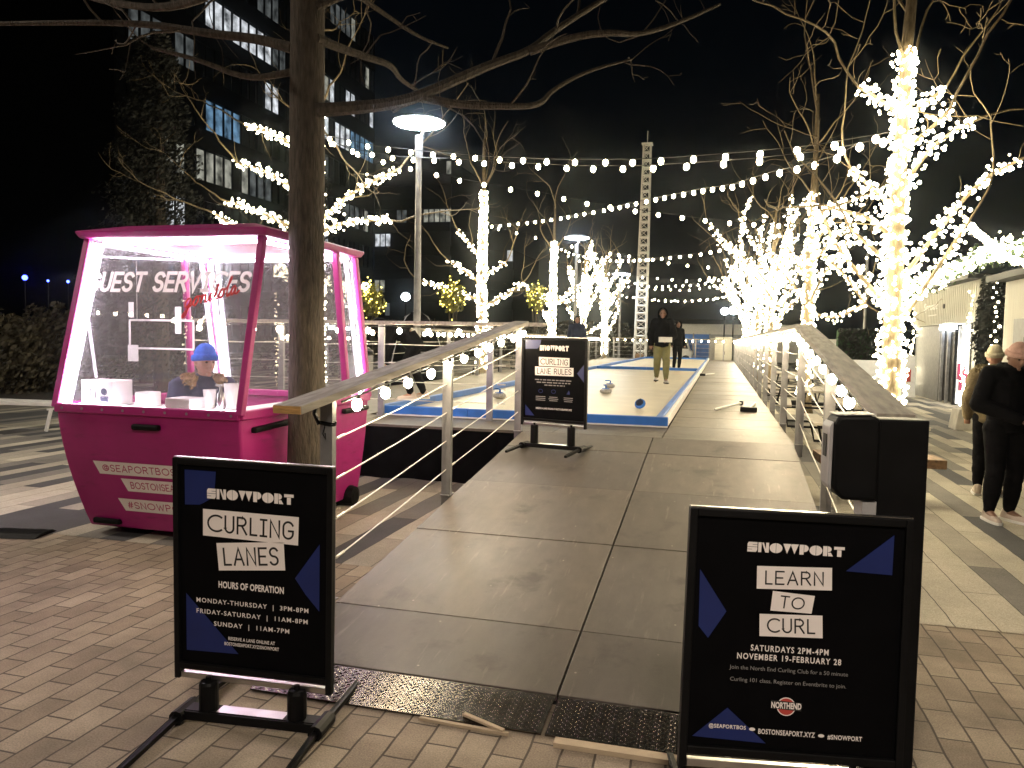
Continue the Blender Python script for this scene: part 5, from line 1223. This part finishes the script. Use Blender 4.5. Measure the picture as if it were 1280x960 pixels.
def picnic(label, loc, rz, group='picnic tables'):
    th = thing('picnic_table', label, 'picnic table', loc, rz, group); p = MB()
    for k in range(4): p.bb(-.85, .85, -.36 + k * .185, -.36 + k * .185 + .17, .72, .755)
    p.build('table_top', M['railwood'], th, world=False)
    for sy in (-1, 1):
        p = MB(); p.bb(-.85, .85, sy * .68 - .12, sy * .68 + .12, .43, .465); p.build('seat', M['railwood'], th, world=False)
    for sx in (-1, 1):
        p = MB(); x = sx * .6; p.tube([(x, -.7, .42), (x, -.62, .03), (x, .62, .03), (x, .7, .42)], .022, 6); p.tube([(x, -.3, .72), (x, -.45, .03)], .022, 6); p.tube([(x, .3, .72), (x, .45, .03)], .022, 6); p.tube([(x, -.7, .41), (x, .7, .41)], .02, 6); p.build('leg_frame', M['blackmetal'], th, world=False)
for k, (x, y, r) in enumerate(((2.2, 13.2, 1.57), (2.0, 16.6, 1.5), (2.1, 22.6, 1.6), (2.1, 26, 1.57))):
    picnic('wood picnic table right of the railing, ' + ['nearest the camera', 'just before the second lit tree', 'just past the second lit tree', 'farthest of the row'][k], (x, y, 0), r)
for k, (u, v, r) in enumerate(((572, 484, .1), (640, 470, .3), (655, 461, 0), (690, 458, .2))):
    q = onZ(u, v, 0); picnic('wood picnic table on the far left paving, ' + ['left of the tall lit tree', 'right of the tall lit tree', 'just left of the rules sign', 'behind the rules sign'][k], (q.x, q.y, 0), r)
def lathe_thing(name, label, cat, loc, prof, m_, part='body', n=20, group=None):
    th = thing(name, label, cat, loc, 0, group); p = MB(); p.lathe((0, 0, 0), prof, n); p.build(part, M[m_], th, world=False, smooth=False); return th
q = atY(446, 480, 13); tc = lathe_thing('litter_bin', 'round grey litter bin just right of the kiosk', 'litter bin', (q.x, 13, 0), [(.27, 0), (.30, .05), (.30, 1.3), (.27, 1.32)], 'steel'); p = MB(); p.lathe((0, 0, 0), [(.31, 1.325), (.31, 1.38), (.2, 1.46)], 20); p.build('lid', M['blackmetal'], tc, world=False)
q = atY(520, 430, 22); dm = lathe_thing('dome_tent', 'large dark round dome tent behind the deck railing', 'tent', (q.x, 22, 0), [(.95 * math.cos(a * .157), .0 + 2.45 * math.sin(a * .157)) for a in range(10)] , 'skirt', 'cover', 28)
p = MB()
for k in range(3): a = k * 1.05; p.tube([(.97 * math.cos(t * .3927) * math.cos(a), .97 * math.cos(t * .3927) * math.sin(a), 2.47 * math.sin(t * .3927)) for t in range(9)], .02, 5)
p.build('rib', M['steel'], dm, world=False)
for k, (x, y) in enumerate(((-5.6, 24.5), (-5.7, 31), (-4.7, 46.9))):
    lathe_thing('barrel', 'brown wooden barrel ' + ['on the deck left of the rink', 'farther down the deck left of the rink', 'near the far rink end'][k], 'barrel', (x, y, ZD + .001 if y < 46 else 0), [(.24, 0), (.30, .3), (.31, .45), (.30, .6), (.24, .9)], 'brownwood', group='barrels'); 
q = onZ(20, 668, 0); mt = thing('cable_ramp', 'flat dark strip lying on the paving at the left edge', 'mat', (q.x, q.y, 0), .22); p = MB(); p.prism([(-.14, 0.004), (.14, 0.004), (.08, .03), (-.08, .03)], lambda y, z, d: (d, y, z), -.6, .25); p.build('strip', M['blackmetal'], mt, world=False)
for k, (u, v, y) in enumerate(((857, 441, 46.9),)):
    pass

# ------------------------------------------------------------------ curling stones, brooms
ZI = ZD + .031
def stone(u, v, rz, label, tilt=0, sc=.78):
    q = onZ(u, v, ZI); th = thing('curling_stone', label, 'curling stone', (q.x, q.y, ZI), rz, 'curling stones on the rink'); th.rotation_euler = (tilt, 0, rz); th.scale = (sc, sc, sc)
    p = MB(); p.lathe((0, 0, 0), [(.07, .001), (.12, .015), (.14, .045), (.142, .06)], 22); p.lathe((0, 0, 0), [(.142, .062), (.138, .085), (.11, .112), (.06, .118)], 22); s_ = p.build('stone_body', M['stone'], th, world=False, smooth=False)
    p = MB(); p.lathe((0, 0, 0), [(.095, .1165), (.09, .128), (.03, .134)], 18); p.build('cap', M['blue'], th, world=False)
    p = MB(); p.tube([(0, -.01, .13), (0, -.02, .19), (0, .03, .205), (0, .13, .20)], [.02, .018, .017, .014], 8); p.build('handle', M['blue'], th, world=False, smooth=True)
stone(624, 498, 1.2, 'curling stone left of the rules sign, near the rink edge'); stone(757, 492, .6, 'curling stone right of the rules sign, front of a pair'); stone(762, 485, 1.9, 'curling stone right of the rules sign, rear of a pair'); stone(836, 461, .3, 'curling stone behind the walking person by the divider')
q = onZ(800, 511, ZI); th = thing('curling_stone', 'blue topped curling stone lying on its side near the front right corner', 'curling stone', (q.x, q.y, ZI + .074), .5, 'curling stones on the rink'); th.rotation_euler = (R_(52), R_(12), R_(-25)); th.scale = (.58, .58, .58)
p = MB(); p.lathe((0, 0, 0), [(.06, -.055), (.12, -.045), (.14, -.01), (.142, .005)], 22); p.lathe((0, 0, 0), [(.142, .007), (.13, .04), (.08, .058)], 22); p.build('stone_body', M['blue'], th, world=False)
p = MB(); p.lathe((0, 0, 0), [(.10, .0585), (.09, .066), (.02, .07)], 18); p.build('cap', M['navy'], th, world=False); p = MB(); p.tube([(0, -.01, .07), (0, -.02, .11), (0, .08, .12)], .016, 8); p.build('handle', M['navy'], th, world=False)
def broom(ua, va, ub, vb, label, zoff=0, headlen=.24):
    a, b = onZ(ua, va, ZD), onZ(ub, vb, ZD); th = thing('broom', label, 'broom', (a.x, a.y, ZD), 0, 'brooms lying on the deck')
    A = Vector((0, 0, .04)); B_ = Vector((b.x - a.x, b.y - a.y, .028)); p = MB(); p.tube([A, B_], .018, 8); p.build('shaft', M['newwood'] if zoff else M['white'], th, world=False)
    d = (B_ - A).normalized(); s = Vector((-d.y, d.x, 0)); p = MB(); p.beam(A - s * headlen / 2 - d * .03, A + s * headlen / 2 - d * .03, .075, .07); p.build('brush_head', M['blackmetal'], th, world=False, bevel=.008)
broom(926, 507, 893, 514, 'broom with pale shaft pointing left towards the rink on the right deck', 0, .05); broom(936, 515, 944, 506, 'broom with wide black head nearest the railing'); broom(877, 470, 893, 468, 'far broom lying beside the rink divider')

# ================================================================== people
def skin_part(chains, root=0):
    """chains of (point, radius or (rx, ry)): tubes with rounded joints, fused later by the voxel remesh"""
    mb = MB(); X = Vector((1, 0, 0))
    for ch in chains:
        n = 16
        for (p, r), (p2, r2) in zip(ch[:-1], ch[1:]):
            p, p2 = Vector(p), Vector(p2); d = p2 - p
            if d.length < 1e-5: continue
            d.normalize(); a = X - d * d.dot(X); a = a.normalized() if a.length > .3 else d.orthogonal().normalized(); b = d.cross(a)
            base = len(mb.v)
            for q, rr in ((p, r), (p2, r2)):
                rx, ry = rr if isinstance(rr, tuple) else (rr, rr)
                for k in range(n): t = 2 * math.pi * k / n; mb.v.append(q + a * rx * math.cos(t) + b * ry * math.sin(t))
            mb.f += [(base + k, base + (k + 1) % n, base + n + (k + 1) % n, base + n + k) for k in range(n)] + [tuple(base + k for k in reversed(range(n))), tuple(base + n + k for k in range(n))]
        for p, r in ch:
            rx, ry = r if isinstance(r, tuple) else (r, r); mb.ell(p, (rx, ry, min(rx, ry) * (.3 if isinstance(r, tuple) else 1)), 16, 10)
    return mb.v, mb.f
def remesh_obj(name, vs, fs, m_, parent, vox, wr=0.0, seed=0, smooth_it=4):
    me = bpy.data.meshes.new(name); me.from_pydata(vs, [], fs); o = bpy.data.objects.new(name, me); COL.objects.link(o)
    r = o.modifiers.new('r', 'REMESH'); r.mode = 'VOXEL'; r.voxel_size = vox
    s = o.modifiers.new('sm', 'SMOOTH'); s.iterations = smooth_it; s.factor = .5
    dg = bpy.context.evaluated_depsgraph_get(); m2 = bpy.data.meshes.new_from_object(o.evaluated_get(dg))
    bpy.data.objects.remove(o); bpy.data.meshes.remove(me); m2.name = name
    if wr:
        m2.update()
        for v in m2.vertices:
            c = v.co; f = noise.noise(Vector((c.x * 9 + seed, c.y * 9, c.z * 16))) + .5 * noise.noise(Vector((c.x * 20, c.y * 20 + seed, c.z * 34)))
            v.co = c + v.normal * f * wr
    return link(name, m2, m_, parent, smooth=True)
def person(label, loc, rz, J=None, top='blackcloth', legs='blackcloth', shoe='shoe', hat=None, hood=None, headrot=(0, 0, 0), scale=1.0, vox=.011, bulk=1.0, skin='skin', fingers=True, collar=None, legbulk=1.0, hair=True, group=None, seated=False):
    """local frame: faces -y, z up, feet at z = 0"""
    j = dict(pel=(0, 0, .95), sp=(0, .005, 1.12), ch=(0, .01, 1.33), nk=(0, .0, 1.49), hd=(0, -.025, 1.62),
             shL=(.175, .01, 1.42), elL=(.235, .04, 1.14), wrL=(.245, -.06, .90), shR=(-.175, .01, 1.42), elR=(-.235, .04, 1.14), wrR=(-.245, -.06, .90),
             hiL=(.09, 0, .90), knL=(.10, -.03, .50), anL=(.10, .03, .09), hiR=(-.09, 0, .90), knR=(-.10, -.03, .50), anR=(-.10, .03, .09), toL=None, toR=None)
    j.update(J or {}); V = {k: (Vector(v) * scale if v is not None else None) for k, v in j.items()}
    fwd = Vector((0, -1, 0))
    for s in 'LR':
        if V['to' + s] is None: V['to' + s] = V['an' + s] + Vector(((.03 if s == 'L' else -.03), -.15, -.055)) * scale
    th = thing('person', label, 'person', loc, rz, group)
    k = scale
    ch = [[(V['pel'], .10 * k), (V['sp'], .095 * k), (V['ch'], (.12 * k, .095 * k)), (V['nk'], .052 * k), (V['nk'].lerp(V['hd'], .6), .05 * k)]]
    for s in 'LR':
        ch.append([(V['ch'].lerp(V['nk'], .5), .06 * k), (V['sh' + s], .055 * k), (V['el' + s], .04 * k), (V['wr' + s], .027 * k)])
        ch.append([(V['hi' + s], .085 * k), (V['kn' + s], .055 * k), (V['an' + s], .036 * k), (V['to' + s], .032 * k)])
    vs, fs = skin_part(ch); mb = MB(); mb.add(vs, fs)
    # head
    Rh = Euler(headrot).to_matrix(); H0 = V['hd']
    def hp(x, y, z): return H0 + Rh @ (Vector((x, y, z)) * k)
    hm = MB(); hm.ell((0, 0, 0), (.074, .094, .112), 18, 14)
    out = []
    for p in hm.v:
        q = p.copy()
        if q.z < -.02: f = 1 - .32 * min(1, (-.02 - q.z) / .09); q.x *= f; q.y = q.y * (1 - .12 * min(1, (-q.z - .02) / .09)) - .012 * min(1, (-q.z - .02) / .09)
        if q.y < -.06 and -.01 < q.z < .03 and .012 < abs(q.x) < .05: q.y += .007
        out.append(hp(q.x, q.y, q.z))
    mb.add(out, hm.f)
    ns = MB(); ns.ell((0, -.098, -.012), (.014, .018, .026), 8, 6); ns.ell((0, -.090, .012), (.010, .012, .028), 8, 6); ns.ell((0, -.088, -.052), (.026, .010, .010), 8, 6); ns.ell((0, -.075, -.090), (.026, .02, .018), 8, 6)
    for sx in (-1, 1): ns.ell((sx * .076, .01, -.005), (.010, .018, .030), 8, 6); ns.ell((sx * .03, -.087, .03), (.02, .008, .007), 8, 5)
    mb.add([hp(*p) for p in ns.v], ns.f)
    for s in 'LR':               # hands: palm, four fingers, thumb
        a = V['el' + s]; b = V['wr' + s]; d = (b - a).normalized(); sd = 1 if s == 'L' else -1
        curl = Vector(J.get('curl' + s, (-sd * .3, -.5, -.1))) if J else Vector((-sd * .3, -.5, -.1)); curl = (curl - d * curl.dot(d)).normalized(); ac = d.cross(curl).normalized()
        pm = b + d * .045 * k; kn = b + d * .085 * k
        hs = [[(b, .026 * k), (pm, (.040 * k, .018 * k)), (kn, (.038 * k, .015 * k))]]
        v2, f2 = skin_part(hs); mb.add(v2, f2)
        if fingers:
            for i, ln in enumerate((.068, .076, .070, .055)):
                o_ = ac * (i - 1.5) * .019 * k; p0 = pm + d * .02 * k + o_; p1 = kn + o_ + d * .012 * k; p2 = p1 + (d * .8 + curl * .6) * ln * .5 * k; p3 = p2 + (d * .35 + curl * .9) * ln * .5 * k
                v2, f2 = skin_part([[(p0, .011 * k), (p1, .0105 * k), (p2, .0095 * k), (p3, .0075 * k)]]); mb.add(v2, f2)
            p0 = b + d * .03 * k - ac * .02 * k; p1 = p0 + (d * .5 - ac * .75 + curl * .35) * .045 * k; p2 = p1 + (d * .75 - ac * .1 + curl * .5) * .04 * k
            v2, f2 = skin_part([[(p0, .014 * k), (p1, .012 * k), (p2, .009 * k)]]); mb.add(v2, f2)
    body = remesh_obj('body', mb.v, mb.f, M[skin], th, .007 if fingers else .012, smooth_it=2)
    e = MB()
    for sx in (-1, 1): e.ell(hp(sx * .030, -.083, .012), (.011 * k, .007 * k, .007 * k), 8, 6)
    e.build('eyes', M['eye'], body, world=False, smooth=True)
    # jacket
    B_ = bulk; cj = [[(V['pel'] + Vector((0, 0, -.07)) * k * (0 if seated else 1), (.155 * B_ * k, .125 * B_ * k)), (V['sp'], (.150 * B_ * k, .125 * B_ * k)), (V['ch'], (.165 * B_ * k, .13 * B_ * k)), (V['ch'].lerp(V['nk'], .62), .095 * B_ * k), (V['nk'] + Vector((0, 0, .0)), .075 * k)]]
    for s in 'LR':
        cj.append([(V['ch'].lerp(V['nk'], .45), .09 * B_ * k), (V['sh' + s], .078 * B_ * k), (V['el' + s], .068 * B_ * k), (V['el' + s].lerp(V['wr' + s], .93), .050 * B_ * k)])
    v1, f1 = skin_part(cj); jk = remesh_obj('jacket', v1, f1, M[top], th, vox, .006 * k, loc[0])
    ct = [[(V['pel'] + Vector((0, 0, .03)) * k, (.135 * k, .115 * k)), (V['pel'] + Vector((0, 0, -.04)) * k, (.14 * k, .12 * k))]]
    for s in 'LR':
        ct.append([(V['hi' + s], .105 * legbulk * k), (V['hi' + s].lerp(V['kn' + s], .12), .098 * legbulk * k), (V['kn' + s], .075 * legbulk * k), (V['kn' + s].lerp(V['an' + s], .55), .068 * legbulk * k), (V['an' + s] + (V['kn' + s] - V['an' + s]).normalized() * .03 * k, .052 * k)])
    v1, f1 = skin_part(ct); remesh_obj('trousers', v1, f1, M[legs], th, vox, .006 * k, loc[1])
    if not collar:
        c = MB(); c.tube([V['nk'] + Vector((.078 * k * math.cos(q_ * .3142), .012 * k + .085 * k * math.sin(q_ * .3142), (.012 + .018 * math.sin(q_ * .3142)) * k)) for q_ in range(21)], [(.026 + .012 * max(0, math.sin(q_ * .3142))) * k for q_ in range(21)], 8, caps=False); c.build('jacket_collar', M[top], th, world=False, smooth=True)
    for s in 'LR':
        a = V['an' + s]; t = V['to' + s]; d = (t - a); d.z = 0; d = d.normalized(); z = a.z - .055 * k; q = lambda f, zz: Vector((a.x, a.y, 0)) + d * f * k + Vector((0, 0, z + zz * k))
        v1, f1 = skin_part([[(q(-.05, .0), .036 * k), (q(.03, .01), .042 * k), (q(.12, .0), .043 * k), (q(.19, -.006), .032 * k)], [(q(-.05, .0), .036 * k), (q(-.02, .06), .045 * k)]])
        v1 = [Vector((p.x, p.y, max(p.z, a.z - .088 * k))) for p in v1]
        sh = remesh_obj('shoe', v1, f1, M[shoe], th, .009, smooth_it=2)
        m2 = MB(); sd = Vector((-d.y, d.x, 0)); L_ = [(-.085, .036), (-.03, .044), (.06, .047), (.14, .046), (.20, .036), (.228, .014)]
        out = [q(f, 0) + sd * w_ * k for f, w_ in L_] + [q(f, 0) - sd * w_ * k for f, w_ in reversed(L_)]
        zb = a.z - .0895 * k; n = len(out); m2.add([Vector((p.x, p.y, zb)) for p in out] + [Vector((p.x, p.y, zb + .026 * k)) for p in out], [tuple(range(n)), tuple(reversed(range(n, 2 * n)))] + [(i, n + i, n + (i + 1) % n, (i + 1) % n) for i in range(n)])
        m2.build('sole', M['white'] if shoe == 'shoe' else M['blackmetal'], sh, world=False)
    if hair and not hat:
        h = MB(); h.ell((0, .018, .028), (.080, .092, .098), 16, 12); hv = [p for p in h.v]
        hv = [Vector((p.x, max(p.y, -.062 if p.z < .075 else -.09), max(p.z, -.06 if p.y > .02 else .0))) for p in hv]
        MBh = MB(); MBh.add([hp(*p) for p in hv], h.f); MBh.build('hair', M['hair'], th, world=False, smooth=True)
    if hat:
        h = MB(); n, m_ = 22, 10; R0 = []
        for i in range(m_ + 1):
            a = (math.pi / 2) * i / m_; 
            for q_ in range(n):
                t = 2 * math.pi * q_ / n; rr = math.cos(a) ** .75; zz = .030 + .125 * math.sin(a) ** 1.15 + .0025 * math.cos(t * 5) * math.cos(a)
                R0.append(hp(.087 * rr * math.cos(t), .006 + .105 * rr * math.sin(t), zz + (-.006 - .018 * math.sin(t)) * math.cos(a)))
        h.v = R0; h.f = [(i * n + q_, i * n + (q_ + 1) % n, (i + 1) * n + (q_ + 1) % n, (i + 1) * n + q_) for i in range(m_) for q_ in range(n)] + [tuple(m_ * n + q_ for q_ in range(n))]
        ho = h.build('knit_hat', M[hat], th, world=False, smooth=True); c = MB(); n2 = 96; lv = [(-.004, .002), (.0, .011), (.014, .0145), (.034, .0145), (.046, .010), (.048, .000)]
        for dz, dr in lv:
            for q_ in range(n2):
                t = 2 * math.pi * q_ / n2; rb = .0022 * math.cos(t * 32) if dr > .005 else 0
                c.v.append(hp((.083 + dr + rb) * math.cos(t), .006 + (.101 + dr + rb) * math.sin(t), .014 + dz - .018 * math.sin(t)))
        c.f = [(i_ * n2 + q_, i_ * n2 + (q_ + 1) % n2, (i_ + 1) * n2 + (q_ + 1) % n2, (i_ + 1) * n2 + q_) for i_ in range(len(lv) - 1) for q_ in range(n2)]
        c.build('hat_cuff', M[hat], ho, world=False, smooth=True)
    if hood:
        h = MB(); n, m_ = 20, 8; pv = []
        for i in range(m_ + 1):
            a = -.15 + (math.pi / 2 + .15) * i / m_
            for q_ in range(n):
                t = 2 * math.pi * q_ / n; x = .118 * math.cos(t) * math.cos(a); z = .145 * math.sin(t) * math.cos(a) - .0; y = -.055 + .185 * math.sin(max(a, -.15)); pv.append(hp(x, y, z - (.03 if z < 0 else 0)))
        h.v = pv; h.f = [(i * n + q_, (i + 1) * n + q_, (i + 1) * n + (q_ + 1) % n, i * n + (q_ + 1) % n) for i in range(m_) for q_ in range(n)] + [tuple(m_ * n + q_ for q_ in range(n))]
        h.build('hood', M[hood], th, world=False, smooth=True)
    if collar:
        c = MB(); random.seed(int(abs(loc[0]) * 100)); cen = V['nk'] + Vector((0, .035, -.03)) * k
        for _ in range(1500):
            t = random.uniform(-.95, 4.09); ph = random.uniform(0, 6.283); R1 = .135 * k; r2 = .055 * k * random.random() ** .4
            p = cen + Vector(((R1 + r2 * math.cos(ph)) * math.cos(t), (R1 + r2 * math.cos(ph)) * math.sin(t) * .95, r2 * math.sin(ph) + .02 * k)); c.leaf(p, .022 * k)
        base = MB(); base.tube([cen + Vector((.135 * k * math.cos(-.9 + t * .25), .128 * k * math.sin(-.9 + t * .25), .02 * k)) for t in range(21)], .042 * k, 8); c.add(base.v, base.f); c.build('fur_collar', M[collar], th, world=False)
    return th
# man at right reading his phone
q = onZ(1250, 652, 0)
man = person('person in black clothes and dusty pink knit hat looking down at a phone', (q.x, q.y, .004), R_(20),
  dict(nk=(.0, -.03, 1.47), hd=(.01, -.085, 1.585), elL=(.24, .00, 1.13), wrL=(.075, -.25, 1.03), elR=(-.265, .03, 1.13), wrR=(-.04, -.255, 1.0), anL=(.10, .02, .09), anR=(-.10, .03, .09), curlL=(-.8, -.1, .5), curlR=(.8, -.1, .5)),
  hat='pinkhat', skin='skin_shaded', headrot=(R_(24), 0, R_(-4)), bulk=1.12, legbulk=1.12, scale=.985)
p = MB(); hq = Vector((.02, -.315, 1.055)); Rm = Euler((R_(-40), 0, R_(20))).to_matrix(); p.box((0, 0, 0), (.072, .009, .148))
ph = thing('phone', 'dark phone held by the person in the pink knit hat', 'phone', (0, 0, 0)); ph.location = Vector((q.x, q.y, .004)) + Matrix.Rotation(R_(20), 3, 'Z') @ hq; ph.rotation_euler = (R_(-42), 0, R_(40)); p.build('case', M['phone'], ph, world=False, bevel=.003); p = MB(); p.bb(-.032, .032, .0051, .0056, -.068, .068); p.build('screen', emit('phone_screen', (.6, .7, 1), .5), ph, world=False)
q = atY(1262, 500, 9.6)
person('person in mustard fur hooded coat and pale hat standing behind the person with the phone', (q.x - .17, 9.6, .004), R_(160), dict(), top='mustard', legs='blackcloth', hat='beigehat', collar='mustard', bulk=1.1, scale=.95, vox=.016, fingers=False)
# walking person on the rink
q = onZ(826, 479, ZI)
wp = person('person in dark hooded jacket and khaki trousers walking along the rink', (q.x, q.y, ZI), R_(4),
  dict(knL=(.11, -.06, .50), anL=(.11, -.06, .09), knR=(-.10, -.06, .51), anR=(-.105, .16, .135), wrL=(.10, -.24, 1.0), elL=(.27, -.03, 1.12), elR=(-.27, .04, 1.14), wrR=(-.26, -.05, .90), toR=(-.12, .03, .05)),
  legs='khaki', top='blackcloth', shoe='stone', hood='blackcloth', bulk=1.28, legbulk=1.12, scale=1.02, skin='skin_shaded', vox=.014)
p = MB(); p.bb(-.15, .15, -.07, .07, 0, .12); cb = thing('carry_box', 'small pale box carried by the person walking on the rink', 'box', (q.x + .10, q.y - .34, ZI + .98), R_(10)); p.build('carton', M['white'], cb, world=False, bevel=.005); p = MB(); p.bb(-.151, .151, -.015, .015, .1201, .122); p.build('tape', M['newwood'], cb, world=False)
q = onZ(839, 462, ZI); person('person in black following behind the person walking on the rink', (q.x + .22, q.y - .6, ZI), R_(30), dict(), bulk=1.2, scale=.98, vox=.016, fingers=False, hood='blackcloth', skin='skin_shaded')
q = atY(721, 430, 24); person('person in dark hat standing behind the rules sign', (q.x, 24, ZI), R_(10), dict(), top='navy', bulk=1.3, scale=1.0, vox=.016, fingers=False, hood='blackcloth')
q = onZ(532, 505, ZD); person('person in black bending over at the left edge of the rink', (q.x + .0, 10.3, ZI + .09), R_(-70),
  dict(pel=(0, .12, .88), sp=(0, -.02, 1.0), ch=(0, -.20, 1.10), nk=(0, -.34, 1.14), hd=(0, -.45, 1.13), shL=(.175, -.25, 1.08), elL=(.2, -.32, .80), wrL=(.15, -.40, .58), shR=(-.175, -.25, 1.08), elR=(-.2, -.30, .80), wrR=(-.15, -.36, .56), hiL=(.09, .10, .84), hiR=(-.09, .10, .84), knL=(.13, -.06, .48), knR=(-.13, .10, .46), anL=(.14, .06, .09), anR=(-.16, .25, .09)),
  bulk=1.15, vox=.014, fingers=False, hood='blackcloth', headrot=(R_(60), 0, 0), scale=.93)
# attendant inside the kiosk
q = atY(256, 457, 5.56)
person('kiosk attendant in blue knit hat and navy coat with fur collar looking to the right', (q.x - .08, 5.63, .2), R_(50),
  dict(pel=(0, .06, .50), sp=(0, .04, .66), ch=(0, -.02, .86), nk=(0, -.06, 1.01), hd=(0, -.10, 1.15), shL=(.175, -.03, .95), elL=(.24, -.12, .70), wrL=(.12, -.36, .72), shR=(-.175, -.03, .95), elR=(-.24, -.12, .70), wrR=(-.12, -.36, .72),
       hiL=(.1, .0, .47), hiR=(-.1, .0, .47), knL=(.13, -.40, .46), knR=(-.13, -.40, .46), anL=(.13, -.38, .09), anR=(-.13, -.38, .09)),
  top='navy', hat='bluehat', collar='fur', bulk=1.12, headrot=(R_(6), 0, R_(14)), seated=True, hair=True, skin='skin', shoe='blackmetal', scale=1.05)


# ================================================================== added thin volume standing in for lens bloom around the lamps
hz = MB(); hz.bb(-112, 97, -32, 192, -1, 42)
m = bpy.data.materials.new('bloom_haze'); m.use_nodes = True; nt = m.node_tree; nt.nodes.clear()
v = nt.nodes.new('ShaderNodeVolumePrincipled'); v.inputs['Color'].default_value = (.80, .90, 1, 1); v.inputs['Density'].default_value = .0007; v.inputs['Anisotropy'].default_value = .98
o = nt.nodes.new('ShaderNodeOutputMaterial'); nt.links.new(v.outputs[0], o.inputs['Volume'])
h = hz.build('bloom_haze', m); h['kind'] = 'stuff'; h['label'] = 'thin added volume imitating lens bloom around the lamps'; h['category'] = 'bloom_haze'
